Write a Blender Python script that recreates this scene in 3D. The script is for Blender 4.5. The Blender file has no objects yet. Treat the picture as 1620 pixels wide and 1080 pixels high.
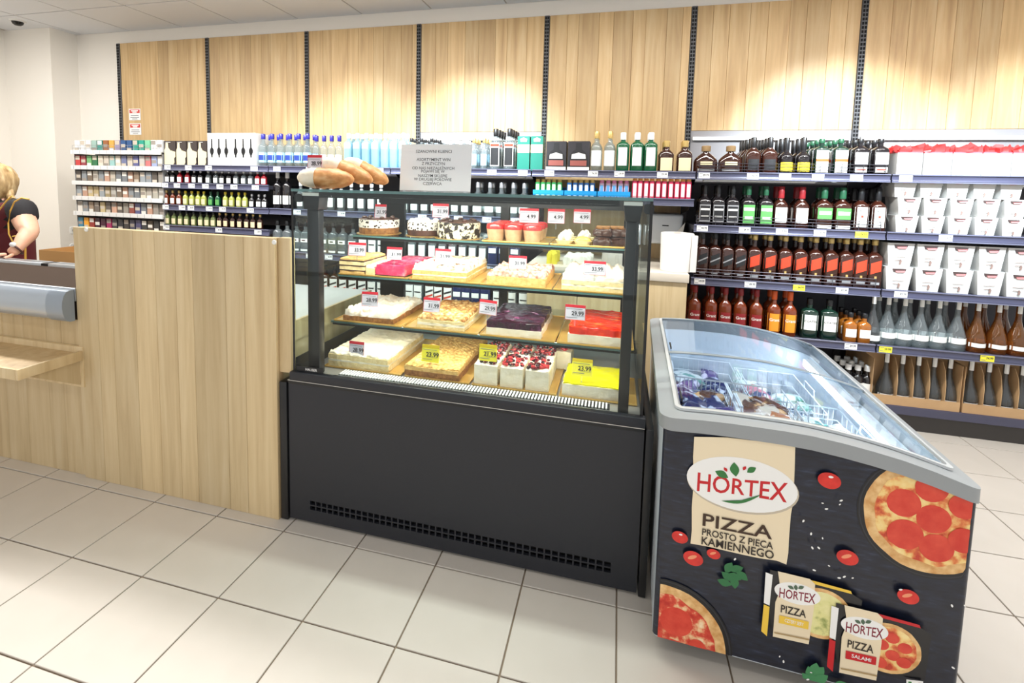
import bpy, bmesh, math, random
from mathutils import Vector, Matrix, noise
random.seed(11)
S = bpy.context.scene
C = S.collection
PI = math.pi

# ---------------------------------------------------------------- camera
FPX, PCX, PCY = 756.96, 787.53, 359.77          # focal length and principal point, in pixels of 1620x1080
YAW, PITCH, ROLL = -0.24486, -0.08248, 0.02323
CAM = Vector((0, 0, 1.3333))
_f = Vector((math.sin(YAW)*math.cos(PITCH), math.cos(YAW)*math.cos(PITCH), math.sin(PITCH)))
_r = Vector((math.cos(YAW), -math.sin(YAW), 0)); _u = _r.cross(_f)
RGT = _r*math.cos(ROLL) + _u*math.sin(ROLL); UP = -_r*math.sin(ROLL) + _u*math.cos(ROLL); FWD = _f
cd = bpy.data.cameras.new('camera'); cam = bpy.data.objects.new('camera', cd); C.objects.link(cam)
cd.sensor_fit = 'HORIZONTAL'; cd.sensor_width = 36.0; cd.lens = 36.0*FPX/1620
cd.shift_x = (810-PCX)/1620; cd.shift_y = (PCY-540)/1620; cd.clip_start = 0.02
cam.matrix_world = Matrix(((RGT.x, UP.x, -FWD.x, 0), (RGT.y, UP.y, -FWD.y, 0), (RGT.z, UP.z, -FWD.z, CAM.z), (0, 0, 0, 1)))
S.camera = cam

# ---------------------------------------------------------------- world, lights, exposure
S.view_settings.view_transform = 'Standard'; S.view_settings.look = 'None'
S.view_settings.exposure = 0.45; S.view_settings.gamma = 1.0; S.view_settings.use_curve_mapping = False
S.cycles.transparent_max_bounces = 32; S.cycles.max_bounces = 8
S.cycles.caustics_reflective = False; S.cycles.caustics_refractive = False
w = bpy.data.worlds.new('world'); S.world = w; w.use_nodes = True
w.node_tree.nodes['Background'].inputs[0].default_value = (0.96, 0.98, 1.0, 1)
w.node_tree.nodes['Background'].inputs[1].default_value = 0.74
def area(name, loc, sx, sy, energy, rot=(0, 0, 0), col=(1, .98, .945)):
    l = bpy.data.lights.new(name, 'AREA'); l.shape = 'RECTANGLE'; l.size = sx; l.size_y = sy; l.energy = energy; l.color = col
    o = bpy.data.objects.new(name, l); C.objects.link(o); o.location = loc; o.rotation_euler = rot; return o
def spot(name, loc, to, energy, size, blend=.6, col=(.80, .91, 1.0), rad=.04):
    l = bpy.data.lights.new(name, 'SPOT'); l.energy = energy; l.spot_size = size; l.spot_blend = blend; l.color = col; l.shadow_soft_size = rad
    o = bpy.data.objects.new(name, l); C.objects.link(o); o.location = loc
    o.rotation_euler = (Vector(to)-Vector(loc)).to_track_quat('-Z', 'Y').to_euler(); return o
# linear ceiling luminaires of the shop (in front of, above and behind the counters)
for x, y, l_, e in ((-1.3, 2.15, 7.6, 128), (-1.0, 0.1, 6.6, 14), (-1.0, -1.7, 6.6, 20)):
    area('ceiling_line_light', (x, y, 2.66), l_, .16, e)
# ceiling spotlights washing the wood panels above the shelves
for x, dx, e in ((-3.1, .1, 70), (-2.1, .05, 170), (-1.08, 0, 320), (1.4, -.03, 400), (2.3, .1, 260)):
    spot('wall_wash_spot', (x, 1.75, 2.64), (x+dx, 3.55, 1.26), e, math.radians(52), .75)

# ---------------------------------------------------------------- helpers
def lin(c):
    return tuple(((v/255)/12.92 if v/255 <= .04045 else ((v/255+.055)/1.055)**2.4) for v in c)
MATS = {}
def M(name, col=(200, 200, 200), rough=.5, metal=0, emit=0, coat=0, spec=.5, bump=0, bscale=60, var=None, vscale=8, sub=0):
    if name in MATS: return MATS[name]
    m = bpy.data.materials.new(name); m.use_nodes = True; nt = m.node_tree; b = nt.nodes['Principled BSDF']
    c = lin(col)
    b.inputs['Base Color'].default_value = (*c, 1); b.inputs['Roughness'].default_value = rough; b.inputs['Metallic'].default_value = metal
    b.inputs['Specular IOR Level'].default_value = spec; b.inputs['Coat Weight'].default_value = coat
    b.inputs['Coat Roughness'].default_value = .06
    if emit: b.inputs['Emission Color'].default_value = (*c, 1); b.inputs['Emission Strength'].default_value = emit
    tc = None
    if var or bump:
        tc = nt.nodes.new('ShaderNodeTexCoord')
    if var:
        n = nt.nodes.new('ShaderNodeTexNoise'); n.inputs['Scale'].default_value = vscale; n.inputs['Detail'].default_value = 4
        r = nt.nodes.new('ShaderNodeValToRGB'); r.color_ramp.elements[0].position = .36; r.color_ramp.elements[1].position = .64
        r.color_ramp.elements[0].color = (*c, 1); r.color_ramp.elements[1].color = (*lin(var), 1)
        nt.links.new(tc.outputs['Object'], n.inputs['Vector']); nt.links.new(n.outputs['Fac'], r.inputs['Fac']); nt.links.new(r.outputs['Color'], b.inputs['Base Color'])
    if bump:
        n2 = nt.nodes.new('ShaderNodeTexNoise'); n2.inputs['Scale'].default_value = bscale; n2.inputs['Detail'].default_value = 5
        bp = nt.nodes.new('ShaderNodeBump'); bp.inputs['Strength'].default_value = bump; bp.inputs['Distance'].default_value = .01
        nt.links.new(tc.outputs['Object'], n2.inputs['Vector']); nt.links.new(n2.outputs['Fac'], bp.inputs['Height']); nt.links.new(bp.outputs['Normal'], b.inputs['Normal'])
    MATS[name] = m; return m
def wood(name, ca, cb, cc, scale=1.0, rough=.45):
    if name in MATS: return MATS[name]
    m = bpy.data.materials.new(name); m.use_nodes = True; nt = m.node_tree; b = nt.nodes['Principled BSDF']; L = nt.links.new
    tc = nt.nodes.new('ShaderNodeTexCoord'); oi = nt.nodes.new('ShaderNodeObjectInfo')
    ml = nt.nodes.new('ShaderNodeMath'); ml.operation = 'MULTIPLY'; ml.inputs[1].default_value = 37
    cb_ = nt.nodes.new('ShaderNodeCombineXYZ'); va = nt.nodes.new('ShaderNodeVectorMath'); va.operation = 'ADD'
    mp = nt.nodes.new('ShaderNodeMapping'); mp.inputs['Scale'].default_value = (22*scale, 22*scale, 1.3*scale)
    n = nt.nodes.new('ShaderNodeTexNoise'); n.inputs['Scale'].default_value = 1; n.inputs['Detail'].default_value = 6; n.inputs['Roughness'].default_value = .6
    n.inputs['Distortion'].default_value = .5
    r = nt.nodes.new('ShaderNodeValToRGB'); e = r.color_ramp.elements; e[0].position = .25; e[1].position = .75
    e[0].color = (*lin(ca), 1); e[1].color = (*lin(cc), 1); k = e.new(.5); k.color = (*lin(cb), 1)
    hs = nt.nodes.new('ShaderNodeHueSaturation'); mr = nt.nodes.new('ShaderNodeMapRange'); mr.inputs['To Min'].default_value = .86; mr.inputs['To Max'].default_value = 1.10
    L(oi.outputs['Random'], ml.inputs[0]); L(ml.outputs[0], cb_.inputs[0]); L(ml.outputs[0], cb_.inputs[2])
    L(tc.outputs['Object'], mp.inputs['Vector']); L(mp.outputs[0], va.inputs[0]); L(cb_.outputs[0], va.inputs[1]); L(va.outputs[0], n.inputs['Vector'])
    L(n.outputs['Fac'], r.inputs['Fac']); L(r.outputs['Color'], hs.inputs['Color']); L(oi.outputs['Random'], mr.inputs['Value']); L(mr.outputs[0], hs.inputs['Value'])
    L(hs.outputs[0], b.inputs['Base Color']); b.inputs['Roughness'].default_value = rough
    MATS[name] = m; return m
def ramp_mat(name, tex, scale, stops, rough=.5, bump=0, coat=0, stretch=(1, 1, 1), detail=4, out=None, interp='LINEAR'):
    """procedural colour from one texture through a ramp"""
    if name in MATS: return MATS[name]
    m = bpy.data.materials.new(name); m.use_nodes = True; nt = m.node_tree; b = nt.nodes['Principled BSDF']; L = nt.links.new
    tc = nt.nodes.new('ShaderNodeTexCoord'); mp = nt.nodes.new('ShaderNodeMapping'); mp.inputs['Scale'].default_value = stretch
    if tex == 'noise': n = nt.nodes.new('ShaderNodeTexNoise'); n.inputs['Detail'].default_value = detail; o = 'Fac'
    elif tex == 'voronoi': n = nt.nodes.new('ShaderNodeTexVoronoi'); o = 'Distance'
    elif tex == 'cells': n = nt.nodes.new('ShaderNodeTexVoronoi'); o = 'Color'
    n.inputs['Scale'].default_value = scale
    r = nt.nodes.new('ShaderNodeValToRGB'); el = r.color_ramp.elements; r.color_ramp.interpolation = interp
    el[0].position, el[0].color = stops[0][0], (*lin(stops[0][1]), 1); el[1].position, el[1].color = stops[-1][0], (*lin(stops[-1][1]), 1)
    for p, c in stops[1:-1]:
        k = el.new(p); k.color = (*lin(c), 1)
    L(tc.outputs['Object'], mp.inputs['Vector']); L(mp.outputs[0], n.inputs['Vector']); L(n.outputs[o], r.inputs['Fac']); L(r.outputs['Color'], b.inputs['Base Color'])
    b.inputs['Roughness'].default_value = rough; b.inputs['Coat Weight'].default_value = coat
    if bump:
        bp = nt.nodes.new('ShaderNodeBump'); bp.inputs['Strength'].default_value = bump; bp.inputs['Distance'].default_value = .006
        L(n.outputs[o], bp.inputs['Height']); L(bp.outputs['Normal'], b.inputs['Normal'])
    MATS[name] = m; return m
def glass(name, tint=(235, 245, 245), diff=.1, rough=.03, edge=.75, base=.04, dcol=None):
    """thin glass: see-through, more mirror-like at grazing angles"""
    if name in MATS: return MATS[name]
    m = bpy.data.materials.new(name); m.use_nodes = True; nt = m.node_tree; nt.nodes.clear(); L = nt.links.new
    out = nt.nodes.new('ShaderNodeOutputMaterial'); tr = nt.nodes.new('ShaderNodeBsdfTransparent'); gl = nt.nodes.new('ShaderNodeBsdfGlossy'); df = nt.nodes.new('ShaderNodeBsdfDiffuse')
    tr.inputs[0].default_value = (*lin(tint), 1); gl.inputs['Roughness'].default_value = rough; df.inputs[0].default_value = (*lin(dcol or tint), 1)
    lw = nt.nodes.new('ShaderNodeLayerWeight'); lw.inputs['Blend'].default_value = .5
    pw = nt.nodes.new('ShaderNodeMath'); pw.operation = 'POWER'; pw.inputs[1].default_value = 4
    mr = nt.nodes.new('ShaderNodeMapRange'); mr.inputs['To Min'].default_value = base; mr.inputs['To Max'].default_value = edge
    m1 = nt.nodes.new('ShaderNodeMixShader'); m2 = nt.nodes.new('ShaderNodeMixShader'); m1.inputs[0].default_value = diff
    L(tr.outputs[0], m1.inputs[1]); L(df.outputs[0], m1.inputs[2]); L(lw.outputs['Facing'], pw.inputs[0]); L(pw.outputs[0], mr.inputs['Value']); L(mr.outputs[0], m2.inputs[0])
    L(m1.outputs[0], m2.inputs[1]); L(gl.outputs[0], m2.inputs[2]); L(m2.outputs[0], out.inputs[0])
    MATS[name] = m; return m

# pixel of the photograph -> point in the place
def ray(px, py): return FWD + RGT*((px-PCX)/FPX) - UP*((py-PCY)/FPX)
def at(px, py, Y):
    d = ray(px, py); return CAM + d*(Y/d.y)
def atz(px, py, Z):
    d = ray(px, py); return CAM + d*((Z-CAM.z)/d.z)
def proj(P):
    q = Vector(P)-CAM; z = q.dot(FWD); return (PCX+FPX*q.dot(RGT)/z, PCY-FPX*q.dot(UP)/z)
def xat(px, Y, Z):
    py = 300
    for _ in range(6):
        P = at(px, py, Y); py = proj((P.x, Y, Z))[1]
    return P.x

# ---------------------------------------------------------------- text and skinned shapes, made first
TXT = {}
def make_texts(strings):
    obs = []
    for s, bold in strings:
        cu = bpy.data.curves.new('t', 'FONT'); cu.body = s; cu.size = 1; cu.align_x = 'CENTER'; cu.offset = bold; cu.resolution_u = 3
        o = bpy.data.objects.new('t', cu); C.objects.link(o); obs.append((s, bold, o, cu))
    dg = bpy.context.evaluated_depsgraph_get(); dg.update()
    for s, bold, o, cu in obs:
        me = bpy.data.meshes.new_from_object(o.evaluated_get(dg))
        vs = [tuple(v.co[:2]) for v in me.vertices]; fs = [tuple(p.vertices) for p in me.polygons]
        x0 = min(v[0] for v in vs); x1 = max(v[0] for v in vs); y0 = min(v[1] for v in vs); y1 = max(v[1] for v in vs)
        # centred, unit height
        h = y1-y0
        TXT[s] = ([((x-(x0+x1)/2)/h, (y-(y0+y1)/2)/h) for x, y in vs], fs, (x1-x0)/h)
        bpy.data.meshes.remove(me)
    for s, bold, o, cu in obs:
        bpy.data.objects.remove(o); bpy.data.curves.remove(cu)
make_texts([(s, .012) for s in ('HORTEX', 'PIZZA', 'PROSTO Z PIECA', 'KAMIENNEGO', 'SALAMI', 'CZTERY SERY', 'HAUSER', 'Grant', 'COATES', 'JIM BEAM', 'ABSOLUT')] +
           [(s, .004) for s in ('SZANOWNI KLIENCI', 'ASORTYMENT WIN', 'Z PRZYCZYN', 'OD NAS NIEZALEŻNYCH', 'POJAWI SIĘ W', 'NASZYM SKLEPIE', 'W DRUGIEJ POŁOWIE', 'CZERWCA')] +
           [(s, .02) for s in ('33.99', '31.99', '28.99', '29.99', '4.99', '23.99', '21.99', '84.99', '114.99', '109.99', '79.99', '39.99', '34.99', '44.99', '74.99', '49.99', '89.99', '59.99', '69.99', '19.99')])
TXT['PROMOCJA'] = TXT['PIZZA']
def skin_mesh(name, verts, edges, radii, root=0, sub=2):
    me = bpy.data.meshes.new(name); me.from_pydata(verts, edges, [])
    o = bpy.data.objects.new(name, me); C.objects.link(o)
    m = o.modifiers.new('s', 'SKIN'); me.skin_vertices[0].data
    for i, r in enumerate(radii):
        sv = me.skin_vertices[0].data[i]; sv.radius = r if isinstance(r, tuple) else (r, r); sv.use_root = (i == root)
    m.use_smooth_shade = True
    u = o.modifiers.new('u', 'SUBSURF'); u.levels = sub
    dg = bpy.context.evaluated_depsgraph_get(); dg.update()
    r = bpy.data.meshes.new_from_object(o.evaluated_get(dg)); r.name = name
    bpy.data.objects.remove(o); bpy.data.meshes.remove(me)
    for p in r.polygons: p.use_smooth = True
    return r

# ---------------------------------------------------------------- mesh builder
class MB:
    def __init__(s): s.v = []; s.f = []; s.m = []
    def add(s, vs, fs, m=0):
        k = len(s.v); s.v += [tuple(v) for v in vs]; s.f += [tuple(i+k for i in f) for f in fs]; s.m += [m]*len(fs); return s
    def box(s, x0, x1, y0, y1, z0, z1, m=0):
        return s.add([(x0, y0, z0), (x1, y0, z0), (x1, y1, z0), (x0, y1, z0), (x0, y0, z1), (x1, y0, z1), (x1, y1, z1), (x0, y1, z1)],
                     [(0, 3, 2, 1), (4, 5, 6, 7), (0, 1, 5, 4), (1, 2, 6, 5), (2, 3, 7, 6), (3, 0, 4, 7)], m)
    def loft(s, rings, seg=16, m=0, ax=None, caps=True):
        """rings of (z, rx, ry, n): stacked super-ellipses"""
        vs = []; fs = []
        for z, rx, ry, n in rings:
            for k in range(seg):
                a = 2*PI*(k+.5)/seg; c, t = math.cos(a), math.sin(a)
                vs.append((rx*math.copysign(abs(c)**(2/n), c), ry*math.copysign(abs(t)**(2/n), t), z))
        for i in range(len(rings)-1):
            for k in range(seg):
                j = (k+1) % seg; fs.append((i*seg+k, i*seg+j, (i+1)*seg+j, (i+1)*seg+k))
        if caps:
            fs.append(tuple(range(seg-1, -1, -1))); fs.append(tuple((len(rings)-1)*seg+k for k in range(seg)))
        return s.add(vs, fs, m)
    def tube(s, path, r, seg=6, m=0, closed=False):
        P = [Vector(p) for p in path]; n = len(P); vs = []; fs = []
        for i, p in enumerate(P):
            a = P[(i-1) % n] if (closed or i > 0) else p; b = P[(i+1) % n] if (closed or i < n-1) else p
            t = (b-a).normalized(); q = Vector((0, 0, 1)) if abs(t.z) < .9 else Vector((1, 0, 0))
            e1 = t.cross(q).normalized(); e2 = t.cross(e1)
            for k in range(seg):
                an = 2*PI*k/seg; vs.append(p+e1*(r*math.cos(an))+e2*(r*math.sin(an)))
        for i in range(n if closed else n-1):
            for k in range(seg):
                j = (k+1) % seg; i2 = (i+1) % n; fs.append((i*seg+k, i*seg+j, i2*seg+j, i2*seg+k))
        if not closed:
            fs.append(tuple(range(seg-1, -1, -1))); fs.append(tuple((n-1)*seg+k for k in range(seg)))
        return s.add(vs, fs, m)
    def prism(s, poly, y0, y1, m=0, axis='y'):
        """polygon (a, b) extruded; axis y: (x,z), axis z: (x,y), axis x: (y,z)"""
        n = len(poly)
        g = {'y': lambda a, b, c: (a, c, b), 'z': lambda a, b, c: (a, b, c), 'x': lambda a, b, c: (c, a, b)}[axis]
        vs = [g(a, b, y0) for a, b in poly]+[g(a, b, y1) for a, b in poly]
        fs = [tuple(range(n)), tuple(range(2*n-1, n-1, -1))]+[(i, i+n, (i+1) % n+n, (i+1) % n) for i in range(n)]
        return s.add(vs, fs, m)
    def ball(s, c, r, seg=8, rings=5, m=0, sc=(1, 1, 1)):
        R = [(-math.cos(PI*i/rings)*r, max(1e-4, math.sin(PI*i/rings)*r)) for i in range(rings+1)]
        k = len(s.v); s.loft([(z, q, q, 2) for z, q in R], seg, m)
        for i in range(k, len(s.v)):
            x, y, z = s.v[i]; s.v[i] = (c[0]+x*sc[0], c[1]+y*sc[1], c[2]+z*sc[2])
        return s
    def text(s, t, h, org, xd=(1, 0, 0), zd=(0, 0, 1), m=0, bend=None, wmax=None):
        vs, fs, wd = TXT[t]; o = Vector(org); xd = Vector(xd); zd = Vector(zd)
        kx = h if not wmax else min(h, wmax/wd)
        out = []
        for a, b in vs:
            p = o+xd*(a*kx)+zd*(b*h)
            if bend: p = bend(p)
            out.append(p)
        return s.add(out, fs, m)
    def xf(s, fn):
        s.v = [tuple(fn(*v)) for v in s.v]; return s
    def mesh(s, name, mats=None, smooth=35, bevel=0, seg=2):
        me = bpy.data.meshes.new(name); me.from_pydata(s.v, [], s.f)
        if not isinstance(mats, (list, tuple)): mats = [mats]
        for q in mats: me.materials.append(q)
        if len(mats) > 1: me.polygons.foreach_set('material_index', s.m)
        bm = bmesh.new(); bm.from_mesh(me)
        bmesh.ops.recalc_face_normals(bm, faces=bm.faces)
        if bevel: bmesh.ops.bevel(bm, geom=[e for e in bm.edges if e.is_manifold and e.calc_face_angle(0) > .5], offset=bevel, segments=seg, affect='EDGES', profile=.5)
        bm.to_mesh(me); bm.free()
        if smooth:
            me.polygons.foreach_set('use_smooth', [True]*len(me.polygons)); me.set_sharp_from_angle(angle=math.radians(smooth))
        me.update(); return me
def tag(o, label=None, cat=None, group=None, kind=None):
    if label: o['label'] = label
    if cat: o['category'] = cat
    if group: o['group'] = group
    if kind: o['kind'] = kind
    return o
def ob(name, me, parent=None, loc=(0, 0, 0), rot=None, **k):
    o = bpy.data.objects.new(name, me); C.objects.link(o)
    if parent is not None: o.parent = parent
    o.location = loc
    if rot: o.rotation_euler = rot
    return tag(o, **k)
def thing(name, label, cat, loc=(0, 0, 0), rz=0, group=None):
    o = bpy.data.objects.new(name, None); C.objects.link(o); o.empty_display_size = .05
    o.location = loc; o.rotation_euler = (0, 0, rz); return tag(o, label, cat, group)
def part(name, mb, mats, parent, **k):
    kw = {q: k.pop(q) for q in ('smooth', 'bevel', 'seg') if q in k}
    return ob(name, mb.mesh(name, mats, **kw), parent, **k)
def box(name, mats, parent, x0, x1, y0, y1, z0, z1, bevel=0, **k):
    return part(name, MB().box(x0, x1, y0, y1, z0, z1), mats, parent, bevel=bevel, **k)
ORD = ['first', 'second', 'third', 'fourth', 'fifth', 'sixth', 'seventh', 'eighth', 'ninth', 'tenth', 'eleventh', 'twelfth', 'thirteenth', 'fourteenth', 'fifteenth', 'sixteenth', 'seventeenth', 'eighteenth', 'nineteenth', 'twentieth']
# ================================================================ the room
white_wall = M('wall_paint', (244, 239, 230), .8)
oak = wood('oak_laminate', (190, 164, 122), (211, 188, 146), (224, 204, 166))
oak_wall = wood('oak_wall_laminate', (176, 142, 98), (200, 168, 120), (214, 188, 144))
oak_light = wood('oak_light', (184, 155, 114), (202, 174, 130), (214, 190, 150))
T0X, T0Y, TS = -2.4374, 1.4912, .31096
def st(o): o['kind'] = 'structure'; return o
fl = st(box('floor', M('grout', (150, 134, 116), .9), None, -6.2, 5.2, -3.2, 3.75, -.03, -.006))
tile_mat = ramp_mat('floor_tile', 'noise', 3.0, [(.3, (204, 197, 187)), (.7, (213, 206, 197))], .5, detail=3)
g = .0026
tm = MB().box(g, TS-g, g, TS-g, -.006, 0).mesh('tile', tile_mat, bevel=.0012, seg=1, smooth=0)
near = []; rest = MB()
for i in range(-13, 25):
    for j in range(-15, 8):
        x, y = T0X+i*TS, T0Y+j*TS
        if y > 3.7 or x < -6.1 or x > 5.0 or y < -3.1: continue
        vis = False
        c = Vector((x+TS/2, y+TS/2, 0))
        if (c-CAM).dot(FWD) > .3:
            px, py = proj(c); vis = -160 < px < 1780 and 600 < py < 1240
        if vis: near.append((x, y))
        else: rest.box(x+g, x+TS-g, y+g, y+TS-g, -.006, 0)
for x, y in near: ob('floor_tile', tm, fl, (x, y, 0))
part('floor_tile_field', rest, tile_mat, fl, smooth=0, kind='stuff')
# ceiling with a grid of mineral tiles
CZ = 2.703
ce = st(box('ceiling', M('ceiling_grid', (176, 168, 160), .8), None, -6.2, 5.2, -3.2, 3.75, CZ+.006, CZ+.05))
CS = .597
cm_mat = M('ceiling_tile', (222, 224, 228), .9, bump=.25, bscale=140)
ctile = MB().box(.006, CS-.006, .006, CS-.006, 0, .02).mesh('ceiling_tile', cm_mat, smooth=0)
cmed = MB().box(.006, CS-.006, .006, .524, 0, .02).mesh('ceiling_tile_cut', cm_mat, smooth=0)
crest = MB()
for i in range(-7, 13):
    x = -2.065+CS*i
    if x < -6.2 or x > 4.6: continue
    for j in range(-9, 1):
        y = 3.07+CS*j
        if j >= -2 and x < 2: ob('ceiling_tile', cmed if j == 0 else ctile, ce, (x, y, CZ))
        else: crest.box(x+.006, x+CS-.006, y+.006, y+(CS if j < 0 else .53)-.006, CZ, CZ+.02)
part('ceiling_tile_field', crest, cm_mat, ce, smooth=0, kind='stuff')
# walls: back, the stub beside it, the pillar and the recess to its left
st(box('wall_back', white_wall, None, -5.25, 5.2, 3.60, 3.72, 0, CZ+.006))
st(box('wall_pillar', white_wall, None, -5.70, -5.12, 3.37, 3.72, 0, CZ+.006))
st(box('wall_left', white_wall, None, -5.82, -5.70, -3.2, 3.72, 0, CZ+.006))
# dome camera on the ceiling
p = atz(27.8, 32.6, CZ)
t = thing('dome_camera', 'small black security dome camera in white ring on the ceiling', 'camera', (p.x, p.y, CZ))
part('mount_ring', MB().loft([(-.012, .052, .052, 2), (0, .058, .058, 2)], 20), M('white_plastic', (235, 235, 232), .4), t)
part('dome', MB().loft([(-.045, .006, .006, 2), (-.042, .022, .022, 2), (-.03, .036, .036, 2), (-.0125, .042, .042, 2)], 20), M('black_gloss', (18, 18, 20), .15), t)
# two sockets on the wall beside the cigarette rack
for i, (px, py) in enumerate(((117, 364), (117, 391))):
    p = at(px, py, 3.37); p.x = -5.118
    d = ray(px, py); p = CAM+d*((-5.12-CAM.x)/d.x)
    t = thing('wall_socket', ('upper' if i == 0 else 'lower')+' round white electric socket on the wall left of the cigarette rack', 'socket', (-5.12, p.y, p.z))
    part('plate', MB().loft([(0, .038, .038, 5), (.008, .035, .035, 5)], 20).xf(lambda x, y, z: (z, x, y)), M('white_plastic'), t)
    part('insert', MB().loft([(.008, .02, .02, 2), (.0095, .019, .019, 2)], 16).xf(lambda x, y, z: (z, x, y)), M('socket_grey', (150, 148, 142), .5), t)

# ================================================================ wall shelving, one metre bays
YW, YF = 3.548, 3.08                                     # plane of the uprights, front of the shelves
UX = [-4.553+k*.99985 for k in range(9)]
RZ = [1.436, 1.120, .798, .480]                          # centre height of the price rails
dark_metal = M('shelf_metal', (58, 58, 68), .45, .3)
rail_mat = M('price_rail', (70, 71, 94), .3, .1, coat=.3)
rail_lip = M('rail_lip', (116, 118, 140), .25, .2)
up_mat = M('upright_metal', (88, 88, 90), .5, .2)
slot_mat = M('slot_black', (6, 6, 7), .9)
tag_white = M('tag_white', (240, 240, 238), .5); tag_yellow = M('tag_yellow', (236, 226, 60), .5); ink = M('ink', (40, 40, 44), .7); ink_pale = M('ink_pale', (120, 122, 128), .7)
led = M('led_and_fill_strip', (255, 252, 246), .5, emit=5.0)
PRICES = ['84.99', '114.99', '109.99', '79.99', '39.99', '34.99', '44.99', '74.99', '49.99', '89.99', '59.99', '69.99', '19.99']
_tags = {}
def price_tag_mesh(pr, yellow, wd=.062, h=.034):
    k = (pr, yellow, wd)
    if k not in _tags:
        mb = MB().box(-wd/2, wd/2, -.0012, 0, -h/2, h/2)
        mb.text(pr, .014, (wd*.16, -.0016, .002), m=1, wmax=wd*.5)
        mb.box(-wd*.44, -wd*.14, -.0016, -.0013, -.011, -.008, 2)
        mb.box(-wd*.44, -wd*.10, -.0016, -.0013, .009, .0115, 2)
        _tags[k] = mb.mesh('price_tag', [tag_yellow if yellow else tag_white, ink, ink_pale], smooth=0)
    return _tags[k]
slots = MB()
for k in range(54):
    z = 1.20+k*.0256
    for sx in (-.008, .008): slots.box(sx-.0055, sx+.0055, -.0008, .002, z, z+.017)
slots_me = slots.mesh('slot_row', slot_mat, smooth=0)
up_me = MB().box(-.018, .018, 0, .05, 0, 2.584).mesh('upright', up_mat, bevel=.003, seg=1)
bay_names = ['cigarette', 'miniature bottle', 'blue capped vodka', 'sign-hidden clear vodka', 'green gin', 'whisky', 'white gift carton']
wire_mat = M('wire_dark', (70, 68, 74), .35, .6)
def rail(bay, x0, x1, zc, yf=YF, tags=(), fence=False, depth=.43, px=True, lips=True):
    sh = box('shelf', dark_metal, bay, x0+.004, x1-.004, yf+.012, yf+depth, zc-.012, zc+.015)
    r = MB().prism([(yf+.012, zc-.024), (yf+.003, zc-.022), (yf, zc-.014), (yf+.004, zc-.006), (yf+.004, zc+.012), (yf, zc+.018), (yf+.004, zc+.0225), (yf+.012, zc+.0225)], x0+.004, x1-.004, axis='x')
    part('price_rail', r, rail_mat, sh)
    part('rail_edge', MB().box(x0+.004, x1-.004, yf-.0012, yf+.004, zc+.0165, zc+.0215).box(x0+.004, x1-.004, yf-.0012, yf+.004, zc-.023, zc-.017), rail_lip, sh, smooth=0)
    for i, tg in enumerate(tags):
        pxx, yel = (tg, 0) if not isinstance(tg, tuple) else tg
        X = xat(pxx, yf, zc)
        ob('price_tag', price_tag_mesh(PRICES[(i*5+int(pxx)) % len(PRICES)], yel), sh, (X, yf+.0005, zc), label='yellow price tag' if yel else None)
    if fence:
        f = MB(); a, b = x0+.02, x1-.02; y = yf+.022
        for h in (.022, .04, .058): f.tube([(a, y, zc+.015+h), (b, y, zc+.015+h)], .0018, 5)
        n = 9
        for k in range(n+1):
            x = a+(b-a)*k/n; f.tube([(x, y, zc+.0155), (x, y, zc+.075)], .0018, 5)
        for x in (a, b):
            for h in (.022, .058): f.tube([(x, y, zc+.015+h), (x, y+.07, zc+.015+h)], .0018, 5)
        part('wire_fence', f, wire_mat, sh)
    return sh
plank_cache = {}
def planks(parent, x0, x1, yf, th, z0, z1, mat, widths, seed):
    rnd = random.Random(seed); x = x0; k = 0
    while x < x1-.004:
        wd = min(widths[k % len(widths)]*rnd.uniform(.85, 1.15), x1-x)
        if x1-(x+wd) < .03: wd = x1-x
        key = (round(wd, 3), round(th, 3), round(z1-z0, 3), mat.name)
        if key not in plank_cache: plank_cache[key] = MB().box(.0005, wd-.0005, 0, th, 0, z1-z0).mesh('plank', mat, bevel=.0015, seg=1, smooth=0)
        ob('plank', plank_cache[key], parent, (x, yf, z0)); x += wd; k += 1
tagpx = {1: [(265, 298, 330, 402), (261, 280, 303, 325, 348, 370, 404), (262, 288, 302, 331, 352, 396), (263, 346, 408)],
         2: [(438, 490, 562, 600), (470, 540, 600), (490, 520, 560), ()],
         3: [(640, 690, 778, 827), (668, 704, 725, 770, 815), (650, 700, 760), ()],
         4: [(869, 938, 980, 1048), (), (), ()],
         5: [(1114, 1191, 1242, 1294, 1355), (1111, 1178, 1237, 1297, (1363, 1)), (1107, 1187, (1264, 1), 1332), (1150, 1240, 1346)],
         6: [(1433,), (1496,), (1425,), ((1401, 1), (1562, 1))]}
BAYS = []
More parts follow.
